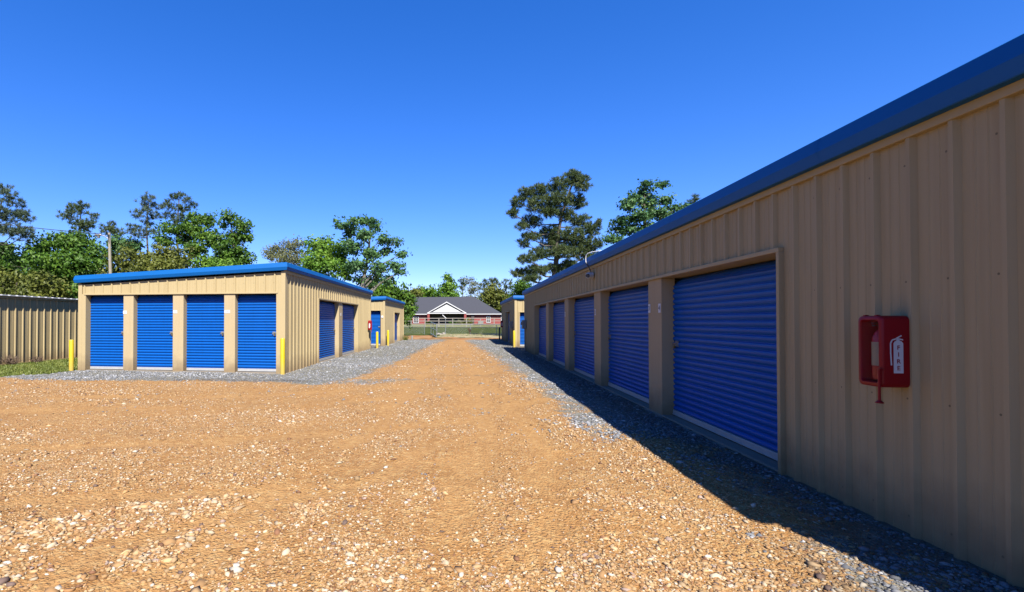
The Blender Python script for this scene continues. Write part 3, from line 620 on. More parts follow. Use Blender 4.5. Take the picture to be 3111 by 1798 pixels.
# ---------------- fire cabinets
def cabinet(loc, side, label):
    """local frame: x along the wall, -y outwards, z up; side=+1: the side with the sign facing the camera is +x"""
    r = empty('fire_cabinet', loc, label=label, cat='fire cabinet', group='red fire extinguisher cabinets on the walls')
    W, D, H = .215, .172, .51; t = .012
    mb = MB()
    def rr(x0, x1, z0, z1, rad, y):      # rounded rectangle ring in the wall's plane
        p = []
        for (cx, cz, a0) in ((x1-rad, z1-rad, 0), (x0+rad, z1-rad, 90), (x0+rad, z0+rad, 180), (x1-rad, z0+rad, 270)):
            for k in range(5): a = R(a0+k*22.5); p.append((cx+rad*math.cos(a), y, cz+rad*math.sin(a)))
        return p
    rings = [rr(-W/2, W/2, 0, H, .035, 0), rr(-W/2, W/2, 0, H, .035, -D+.02), rr(-W/2+.003, W/2-.003, .003, H-.003, .034, -D+.006), rr(-W/2+.010, W/2-.010, .010, H-.010, .03, -D),
             rr(-W/2+.026, W/2-.026, .030, H-.030, .022, -D), rr(-W/2+.030, W/2-.030, .034, H-.034, .02, -D+.006), rr(-W/2+.034, W/2-.034, .038, H-.038, .02, -.02)]
    n = len(rings[0])
    for i, g in enumerate(rings): mb.v += g
    for i in range(len(rings)-1):
        for j in range(n): mb.f.append((i*n+j, i*n+(j+1) % n, (i+1)*n+(j+1) % n, (i+1)*n+j))
    mb.f.append(tuple(range((len(rings)-1)*n, len(rings)*n)))
    mb.build('body', M['red'], r, smooth=True)
    # moulded ribs on the top edge
    for x_ in (-.05, .05): mb = MB(); mb.box((x_-.012, -D+.004, H-.004), (x_+.012, -D+.03, H+.006)); mb.build('hinge_lug', M['red'], r, bevel=.003)
    gm2 = bpy.data.materials.get('cabinet_window')
    if not gm2:
        gm2 = bpy.data.materials.new('cabinet_window'); gm2.use_nodes = True; q = gm2.node_tree.nodes['Principled BSDF']
        q.inputs['Base Color'].default_value = (.10, .008, .012, 1); q.inputs['Roughness'].default_value = .15; q.inputs['Alpha'].default_value = .12; q.inputs['Specular IOR Level'].default_value = .2
    mb = MB(); mb.box((-W/2+.028, -D+.008, .032), (W/2-.028, -D+.011, H-.032)); mb.build('window', gm2, r)
    # breaker bar hanging on the front corner nearest the camera
    xb = side*(W/2-.006)
    mb = MB(); mb.tube([(xb, -D-.014, .13), (xb, -D-.014, -.085)], .0085, 8); mb.tube([(xb, -D-.014, -.085), (xb, -D-.014, -.10)], [.0085, .022], 8); mb.tube([(xb, -D-.014, -.10), (xb, -D-.014, -.108)], .024, 8)
    mb.box((xb-.011, -D-.02, .12), (xb+.011, -D+.004, .135)); mb.build('breaker_bar', M['red'], r, smooth=True)
    # extinguisher sign on the side
    sx = side*(W/2+.0012); P = lambda y, z: (sx, y, z)
    y0 = -D/2-.012
    def poly(mb, pts):
        mb.quad(*[P(y, z) for y, z in pts])
    mb = MB(); s_ = 1
    poly(mb, [(y0-.002, .105), (y0+.058, .105), (y0+.058, .315), (y0+.048, .328), (y0+.036, .334), (y0+.036, .345), (y0+.016, .345), (y0+.016, .334), (y0+.006, .328), (y0-.002, .315)])
    poly(mb, [(y0+.012, .345), (y0+.058, .335), (y0+.058, .343), (y0+.020, .353)]); poly(mb, [(y0+.012, .353), (y0+.046, .372), (y0+.052, .366), (y0+.020, .349)])
    hose = [(y0+.014, .346), (y0-.010, .338), (y0-.020, .315), (y0-.020, .25), (y0-.016, .16)]
    for (a, b), (c, d) in zip(hose[:-1], hose[1:]):
        nx, nz = -(d-b), (c-a); l = math.hypot(nx, nz); nx *= .0045/l; nz *= .0045/l
        poly(mb, [(a+nx, b+nz), (c+nx, d+nz), (c-nx, d-nz), (a-nx, b-nz)])
    for k in range(len(mb.v)): mb.v[k] = (mb.v[k][0]+side*.0002*(k % 1), mb.v[k][1], mb.v[k][2])
    sg = mb.build('extinguisher_sign', M['white'], r)
    for k, ch in enumerate('FIRE'):
        text_mesh('letter', ch, .042, M['redink'], sg, (sx+side*.0012, y0+.028, .283-.048*k), (R(90), 0, R(90)*side), .0004)
    return r
def extinguisher(loc, rz, label):
    r = empty('fire_extinguisher', loc, rz, label=label, cat='fire extinguisher', group='extinguishers inside the cabinets')
    mb = MB(); mb.tube([(0, 0, 0), (0, 0, .02), (0, 0, .30), (0, 0, .34), (0, 0, .36)], [.045, .05, .05, .035, .018], 20); mb.build('cylinder', M['extr'], r, smooth=True)
    mb = MB(); mb.tube([(0, 0, .10), (0, 0, .27)], .0512, 20, caps=False); mb.build('paper_label', M['cream'], r, smooth=True)
    mb = MB(); mb.tube([(0, 0, .355), (0, 0, .39)], .014, 8); mb.box((-.012, -.05, .385), (.012, .03, .393)); mb.box((-.012, -.055, .403), (.012, .03, .411)); mb.build('valve_handle', M['black'], r)
    return r
for loc, rz, side, lab, lab2 in (((XR-.036, 4.0, 1.05), R(-90), 1, 'large red fire extinguisher cabinet marked FIRE on the near right wall', 'red extinguisher with cream label inside the near right cabinet'),
        ((-5.13+.036, 25.75, 1.05), R(90), -1, 'sunlit red fire cabinet on the side wall of the near left building', 'extinguisher inside the sunlit cabinet on the near left building'),
        ((3.0-.02, 38.9, 1.05), R(-90), 1, 'small shaded red fire cabinet on the far right building', 'extinguisher inside the shaded cabinet on the far right building')):
    c_ = cabinet(loc, side, lab); c_.rotation_euler = (0, 0, rz)
    p = Matrix.Rotation(rz, 3, 'Z') @ Vector((0, -.095, .05)); extinguisher((loc[0]+p.x, loc[1]+p.y, loc[2]+p.z), rz, lab2)

# ---------------- meter boxes
def meter(loc, label, pipe=True):
    r = empty('meter_box', loc, label=label, cat='meter box', group='grey meter boxes on the walls')
    mb = MB(); mb.box((-.20, -.17, 0), (0, .17, .43)); mb.build('box', M['dgrey'], r, bevel=.015)
    mb = MB(); mb.tube([(-.06, 0, .01), (-.06, 0, -1.1)], .03, 8); mb.build('conduit', M['dgrey'], r, smooth=True)
    mb = MB(); mb.tube([(-.2, 0, .27), (-.25, 0, .27)], .08, 14); mb.build('dial', M['alu'], r, smooth=True)
meter((XR-.036, 25.3, 1.15), 'dark meter box near the far end of the long right building')
meter((3.0-.02, 30.9, 1.08), 'dark meter box on the side of the far right building')

# ---------------- security camera with its cable
r = empty('security_camera', (XR-.036, 12.37, 2.63), label='white dome security camera under the eave of the long right building', cat='camera')
mb = MB(); mb.tube([(0, 0, 0), (-.03, 0, 0), (-.045, 0, 0)], [.075, .075, .068], 20); mb.tube([(-.04, 0, 0), (-.08, -.03, -.005), (-.125, -.08, -.012), (-.14, -.10, -.014)], [.075, .075, .068, .055], 20); mb.build('housing', M['white'], r, smooth=True)
mb = MB(); mb.tube([(-.136, -.096, -.013), (-.156, -.124, -.016)], [.052, .042], 16); mb.build('lens', M['black'], r, smooth=True)
mb = MB(); mb.tube([(-.03, .0, .06), (-.07, .04, .18), (-.10, .09, .26), (-.13, .11, .33)], .012, 8); mb.build('cable', M['black'], r, smooth=True)
mb = MB(); mb.tube([(-.13, .11, .33), (-.135, .115, .42), (-.13, .10, .50), (-.10, .06, .545), (-.03, -.02, .565), (.10, -.14, .572), (.6, -.4, .56)], .010, 8); mb.build('conduit', M['white'], r, smooth=True)
# ================================================================== HOUSE
def house():
    r = empty('brick_house', (-2, 125.2, .69), label='low red brick house with grey roof and white gabled porch beyond the lawn', cat='house')
    x0, x1 = -11.6, 11.5; D = 13.0; ez, rz = 2.70, 7.35
    mb = MB(); mb.box((x0+.3, .3, -.6), (-7.3, D, ez)); mb.box((2.1, .3, -.6), (x1-.35, D, ez)); mb.box((-7.3, 2.2, -.6), (2.1, D, ez)); mb.build('wall', M['brick'], r)
    mb = MB(); e = .35
    A = [(x0, -e, ez), (x1, -e, ez), (x1, D+e, ez), (x0, D+e, ez)]; ry = D/2
    ra, rb = (x0+.15, ry, rz), (x1-6.9, ry, rz)
    mb.quad(A[0], A[1], rb, ra); mb.quad(A[1], A[2], rb); mb.quad(A[2], A[3], ra, rb); mb.quad(A[3], A[0], ra)
    # porch roof running back into the main roof
    px0, px1, pk = -7.35, 2.55, 5.8; pm = (px0+px1)/2; g0 = 2.98
    mb.quad((px0, -1.2, g0), (pm, -1.2, pk), (pm, ry*.8, pk+.01), (px0, 2.2, g0)); mb.quad((px1, -1.2, g0), (pm, -1.2, pk), (pm, ry*.8, pk+.01), (px1, 2.2, g0))
    mb.build('roof', M['shingle'], r)
    mb = MB(); mb.box((x0, -e-.06, ez-.18), (px0+.1, -e-.002, ez+.02)); mb.build('eave_board', M['wtrim'], r)
    mb = MB(); mb.box((px1-.1, -e-.06, ez-.18), (x1, -e-.002, ez+.02)); mb.build('eave_board', M['wtrim'], r)
    gy = -1.2
    mb = MB(); mb.quad((px0+.4, gy+.14, g0), (px1-.4, gy+.14, g0), (pm, gy+.14, pk-.15)); mb.build('gable_wall', M['shingle'], r)
    mb = MB(); mb.quad((px0+1.35, gy+.1, g0+.16), (px1-1.35, gy+.1, g0+.16), (pm, gy+.1, pk-.72)); mb.build('gable', M['wtrim'], r)
    mb = MB()
    for a, b in ((px0, pm), (px1, pm)):
        mb.quad((a, gy-.1, g0-.02), (b, gy-.1, pk), (b, gy-.1, pk-.27), (a+(.42 if a < pm else -.42), gy-.1, g0-.02))
        mb.quad((a, gy-.1, g0), (b, gy-.1, pk), (b, gy+.1, pk), (a, gy+.1, g0))
    mb.box((px0, gy-.12, g0-.24), (px1, gy+.25, g0-.0)); mb.build('gable_trim', M['wtrim'], r)
    mb = MB()
    mb.box((px0+.7, 2.15, -.3), (px1-.9, 2.19, g0-.3)); mb.box((px0+.4, gy+.3, g0-.32), (px1-.4, 2.2, g0-.25)); mb.build('porch_recess', M['hdark'], r)
    mb = MB(); mb.box((-4.2, 2.08, -.2), (-2.5, 2.14, 2.1)); mb.build('door', M['glass'], r)
    for cx in (px0+.35, px1-.3):
        mb = MB(); mb.box((cx-.28, gy, -.6), (cx+.28, gy+.56, g0-.24)); mb.build('porch_column', M['brick'], r)
    mb = MB(); mb.box((3.75, .02, -.5), (4.5, .297, 2.5)); mb.build('recess', M['hdark'], r)
    mb = MB(); mb.box((x1-.36, .2, -.5), (x1-.22, .36, ez-.18)); mb.build('corner_board', M['wtrim'], r)
    for (a, b, z0, z1) in ((-11.0, -9.6, .35, 2.0), (7.55, 8.55, .42, 2.15)):
        mb = MB(); t = .13
        mb.box((a, .18, z0), (b, .305, z0+t)); mb.box((a, .18, z1-t), (b, .305, z1)); mb.box((a, .18, z0+t), (a+t, .305, z1-t)); mb.box((b-t, .18, z0+t), (b, .305, z1-t))
        mb.box((a+t, .2, (z0+z1)/2-.04), (b-t, .3, (z0+z1)/2+.04)); mb.box(((a+b)/2-.03, .205, z0+t), ((a+b)/2+.03, .295, z1-t))
        o = mb.build('window', M['wtrim'], r); mb = MB(); mb.box((a+t, .26, z0+t), (b-t, .302, z1-t)); mb.build('pane', M['glass'], o)
house()
mb = MB(); mb.box((-.65, -.45, 0), (.65, .45, .85)); mb.box((-.6, -.4, .85), (.6, .4, .9)); mb.tube([(0, 0, .9), (0, 0, .93)], .35, 14)
o = mb.build('air_conditioner', M['dgrey'], bevel=.03); o.location = (4.1, 124.6, .69); tag(o, 'dark air conditioning unit against the brick house wall', 'air conditioner')

# ================================================================== FENCES, GATE
def rail_fence():
    r = empty('rail_fence', (-2, 87.6, gz(87)), label='weathered three rail fence crossing the lawn before the brick house', cat='fence')
    x0, x1 = -22, 16; dy = lambda x: .143*x
    n = int((x1-x0)/2.44)
    for i in range(n+1):
        x = x0+i*2.44; mb = MB(); mb.box((x-.07, dy(x)-.07, -.3), (x+.07, dy(x)+.07, 1.58)); mb.build('post', M['rail'], r)
    for z in (.48, 1.02, 1.5):
        mb = MB()
        for i in range(n):
            a, b = x0+i*2.44, x0+(i+1)*2.44; j = .02*math.sin(i*7+z*5); zz = z+j
            mb.quad((a, dy(a)-.09, zz-.055), (b, dy(b)-.09, z-.055), (b, dy(b)-.09, z+.055), (a, dy(a)-.09, zz+.055)); mb.quad((a, dy(a)-.05, zz+.07), (b, dy(b)-.05, z+.07), (b, dy(b)-.09, z+.07), (a, dy(a)-.09, zz+.07))
        mb.build('rail', M['rail'], r)
rail_fence()
def chain_fence():
    r = empty('chain_link_fence', (-3.15, 57.15, 0), label='galvanised chain link fence with pipe top rail right of the open gate', cat='fence')
    L_ = 13.0; s = .14; P = lambda u, z: (u, u*s, z)
    mb = MB(); mb.quad(P(0, .04), P(L_, .04), P(L_, 1.08), P(0, 1.08)); mb.build('mesh_panel', M['mesh'], r)
    mb = MB(); mb.tube([P(0, 1.1), P(L_, 1.1)], .03, 6); mb.build('top_rail', M['galv'], r)
    for u in (0, 3.85, 6.9, 9.9, 13):
        mb = MB(); mb.tube([P(u, -.2), P(u, 1.14)], .035, 8); mb.build('post', M['galv'], r)
    mb = MB(); mb.tube([P(.98, -.2), P(.98, 1.88)], .045, 8); mb.build('tall_post', M['galv'], r)
    mb = MB(); mb.tube([P(1.05, 1.85), P(.62, 2.26)], .05, 8); mb.build('slanted_arm', M['wtrim'], r)
    r = empty('chain_link_fence', (-4.6, 57.0, 0), label='short chain link fence length left of the open gate', cat='fence')
    mb = MB(); mb.quad((0, 0, .04), (-8, -1.1, .04), (-8, -1.1, 1.0), (0, 0, 1.0)); mb.build('mesh_panel', M['mesh'], r)
    mb = MB(); mb.tube([(0, 0, 1.02), (-8, -1.1, 1.02)], .025, 6); mb.build('top_rail', M['galv'], r)
    for u in (0, -3, -6): mb = MB(); mb.tube([(u, u*.1375, -.2), (u, u*.1375, 1.06)], .035, 8); mb.build('post', M['galv'], r)
chain_fence()
def gate():
    a = Vector((-3.85, 57.0, 0)); b = Vector((-2.60, 46.2, 0)); r = empty('farm_gate', a, label='chain link gate leaf standing open towards the camera', cat='gate'); d = b-a
    P = lambda t, z: tuple(d*t+Vector((0, 0, z)))
    mb = MB(); mb.quad(P(0, .1), P(1, .1), P(1, 1.2), P(0, 1.4)); mb.build('mesh_panel', M['mesh'], r)
    mb = MB(); mb.tube([P(0, .1), P(0, 1.42), P(1, 1.22), P(1, .02), P(0, .1)], .035, 6); mb.tube([P(.5, .06), P(.5, 1.3)], .025, 6); mb.tube([P(0, .75), P(1, .65)], .025, 6); mb.build('frame', M['galv'], r)
gate()
def rock(x, y, s, label, col='rail', seed=0):
    rs = np.random.RandomState(seed); bm = bmesh.new(); bmesh.ops.create_icosphere(bm, subdivisions=2, radius=1)
    for v in bm.verts:
        q = noise.noise(v.co*1.3+Vector((seed, 0, 0)))*.5+1; v.co = Vector((v.co.x*s[0]*q, v.co.y*s[1]*q, v.co.z*s[2]*q))
    me = bpy.data.meshes.new('rock'); bm.to_mesh(me); bm.free(); me.materials.append(M[col]); o = bpy.data.objects.new('rock', me); COL.objects.link(o)
    o.location = (x, y, gz(y)+s[2]*.3); return tag(o, label, 'rock')
rock(-2.9, 55.6, (.34, .25, .14), 'pale rock lying left at the foot of the chain link fence', 'rail', 1)
rock(-2.35, 55.8, (.2, .18, .2), 'smaller pale rock beside the tall fence post', 'rail', 5)
# a weedy stalk by the fence
mb = MB(); rr_ = random.Random(3)
for k in range(26): a = rr_.random()*6.28; mb.tube([(0, 0, 0), (math.cos(a)*.08, math.sin(a)*.08, .3), (math.cos(a)*.2, math.sin(a)*.2, .45+rr_.random()*.3)], [.015, .012, .02], 4)
o = mb.build('weed', LEAF['vine']); o.location = (.62, 57.2, 0); tag(o, 'dry pinkish weed growing against the chain link fence', 'weed')

# ================================================================== UTILITY POLE, WIRE
r = empty('utility_pole', (-30.1, 38.1, 0), label='weathered wooden utility pole with a lamp arm behind the near left building', cat='utility pole')
mb = MB(); mb.tube([(.05, 0, -.3), (-.05, 0, 5), (-.22, 0, 9.15)], [.165, .14, .105], 12); mb.build('pole', M['wood'], r, smooth=True)
mb = MB(); mb.tube([(-.2, 0, 8.55), (-.55, -.1, 8.85), (-.95, -.15, 8.95)], .04, 8); mb.build('lamp_arm', M['alu'], r, smooth=True)
mb = MB(); mb.tube([(-.85, -.14, 8.94), (-1.0, -.16, 8.98), (-1.35, -.2, 8.93), (-1.45, -.2, 8.9)], [.05, .13, .12, .05], 10); mb.tube([(-1.1, -.17, 8.88), (-1.1, -.17, 8.68)], [.13, .10], 10); mb.build('lamp_head', M['alu'], r, smooth=True)
mb = MB(); mb.box((-.24, -.2, 8.72), (-.12, -.08, 8.98)); mb.tube([(-.2, -.1, 8.95), (-.12, -.2, 8.8), (-.1, -.2, 8.3)], .02, 6); mb.build('junction_box', M['black'], r)
mb = MB(); p0 = Vector((-30.3, 38.05, 8.98)); p1 = Vector((-44, 22, 9.6)); pts = []
for i in range(21): t = i/20; p = p0.lerp(p1, t); p.z -= 1.2*t*(1-t)+.0; pts.append(p)
mb.tube(pts, .028, 6); o = mb.build('power_line', M['black']); tag(o, 'thin black power line sagging from the pole to the left', 'power line')

# ================================================================== TREES
def leaf_faces(rs, C, Nn, s, asp=.6):
    """diamond leaves at C (n,3) with normals around Nn"""
    n = len(C); nn = Nn+rs.randn(n, 3)*.75; nn /= np.linalg.norm(nn, axis=1)[:, None]+1e-9
    a = np.cross(nn, rs.randn(n, 3)); a /= np.linalg.norm(a, axis=1)[:, None]+1e-9; b = np.cross(nn, a)
    s = (s*(.6+.8*rs.rand(n)))[:, None]
    V = np.stack([C+a*s, C+b*s*asp+nn*s*.12, C-a*s, C-b*s*asp+nn*s*.12], 1)
    return V.reshape(-1, 3)
def crown_leaf(rs, lobes, s, dens, fill, clumpr):
    out = []
    for (x, y, z, rx, rz) in lobes:
        ry = rx*.9; vol = rx*rx*rz*4.19; area = (rx*rx+2*rx*rz)*4
        nc = max(8, int(area*dens/(clumpr*clumpr)*.62))
        d = rs.randn(nc, 3); d /= np.linalg.norm(d, axis=1)[:, None]
        rad = (rs.rand(nc)**fill)[:, None]; wob = 1+rs.randn(nc, 1)*.14
        cc = d*rad*wob*np.array([rx, ry, rz])+np.array([x, y, z])
        nl = 30
        off = rs.randn(nc*nl, 3)*np.array([1, 1, .62])*clumpr*.55
        C = np.repeat(cc, nl, 0)+off
        N_ = off/(np.linalg.norm(off, axis=1)[:, None]+1e-9)*.7+np.repeat(d, nl, 0)*.5+np.array([0, 0, .35])
        out.append(leaf_faces(rs, C, N_, s))
    V = np.concatenate(out); return V, np.arange(len(V)).reshape(-1, 4)
def crown_pine(rs, lobes, dist, full=1.0):
    out = []; k = max(1., dist/50.)
    for (x, y, z, rx, rz) in lobes:
        nc = max(8, int((rx*rx*20/(k*k)+rx*rz*30/(k*k))*full))
        d = rs.randn(nc, 3); d /= np.linalg.norm(d, axis=1)[:, None]; rad = (rs.rand(nc)**.45)[:, None]
        cc = d*rad*np.array([rx, rx*.9, rz])+np.array([x, y, z]); nb = 26
        dr = rs.randn(nc*nb, 3)+np.repeat(d, nb, 0)*.5+np.array([0, 0, .7]); dr /= np.linalg.norm(dr, axis=1)[:, None]
        l = (.16+.14*rs.rand(nc*nb))[:, None]*k; c0 = np.repeat(cc, nb, 0)+rs.randn(nc*nb, 3)*.05
        sd = np.cross(dr, rs.randn(nc*nb, 3)); sd /= np.linalg.norm(sd, axis=1)[:, None]; wd = .016*k
        out.append(np.stack([c0-sd*wd, c0+sd*wd, c0+dr*l+sd*wd*.7, c0+dr*l-sd*wd*.7], 1).reshape(-1, 3))
    V = np.concatenate(out); return V, np.arange(len(V)).reshape(-1, 4)
def limbs(rs, lobes, base_r, pine, thin=1.0):
    mb = MB(); top = max(lobes, key=lambda l: l[2]); zt = top[2]; mx = np.mean([l[0] for l in lobes]); my = np.mean([l[1] for l in lobes])
    zlow = min(l[2]-l[4] for l in lobes)
    def axis(z):
        t = max(0, min(1, z/zt)); q = t*t
        tx, ty = (top[0], top[1]) if pine else (mx*.6+top[0]*.4, my)
        return Vector((tx*q+.15*math.sin(z*.7+base_r*9), ty*q, z))
    n = 9; zs = [zt*(i/n) for i in range(n)]+[zt*.97]
    mb.tube([axis(z) if i else Vector((0, 0, -.3)) for i, z in enumerate(zs)], [base_r*(1-.86*z/zt)+.012 for z in zs], 8)
    for (x, y, z, rx, rz_) in lobes:
        zb = max(zt*.15, z-(.25 if pine else .9)*math.hypot(x, y)*.8-rs.rand()*.5); zb = min(zb, zt*.93)
        a = axis(zb); c = Vector((x, y, z-rz_*.3)); m1 = a.lerp(c, .5)+Vector((0, 0, (-.12 if pine else .12)*(c-a).length)); r0 = base_r*(1-.86*zb/zt)*.42*thin+.012
        mb.tube([a, m1, c], [r0, r0*.65, r0*.3], 5, caps=False)
        for k in range(5):
            e = c+Vector((rs.randn()*rx*.55, rs.randn()*rx*.5, rs.randn()*rz_*.45+.1)); mb.tube([m1.lerp(c, .3+.7*rs.rand()), e], [r0*.35, .008], 4, caps=False)
    return mb
def tree(name, x, y, lobes, kind, leafm, label, group, s=.15, dens=1.0, fill=.45, clumpr=.5, base_r=.22, barkm='bark', seed=1, dist=50, cat='tree', thin=1.0, full=1.0):
    g = gz(y); root = empty(name, (x, y, g), label=label, cat=cat, group=group); rs = np.random.RandomState(seed)
    q = 1.25 if kind == 'pine' else 1.1; lobes = [(a, b, c-g, d*q, e*q*(1.2 if kind == 'pine' else 1)) for a, b, c, d, e in lobes]
    V, F = crown_pine(rs, lobes, dist, full) if kind == 'pine' else crown_leaf(rs, lobes, s, dens, fill, clumpr)
    np_mesh('crown', V, F, LEAF[leafm], root)
    limbs(rs, lobes, base_r, kind == 'pine', thin).build('trunk', M[barkm], root, smooth=True)
    return root
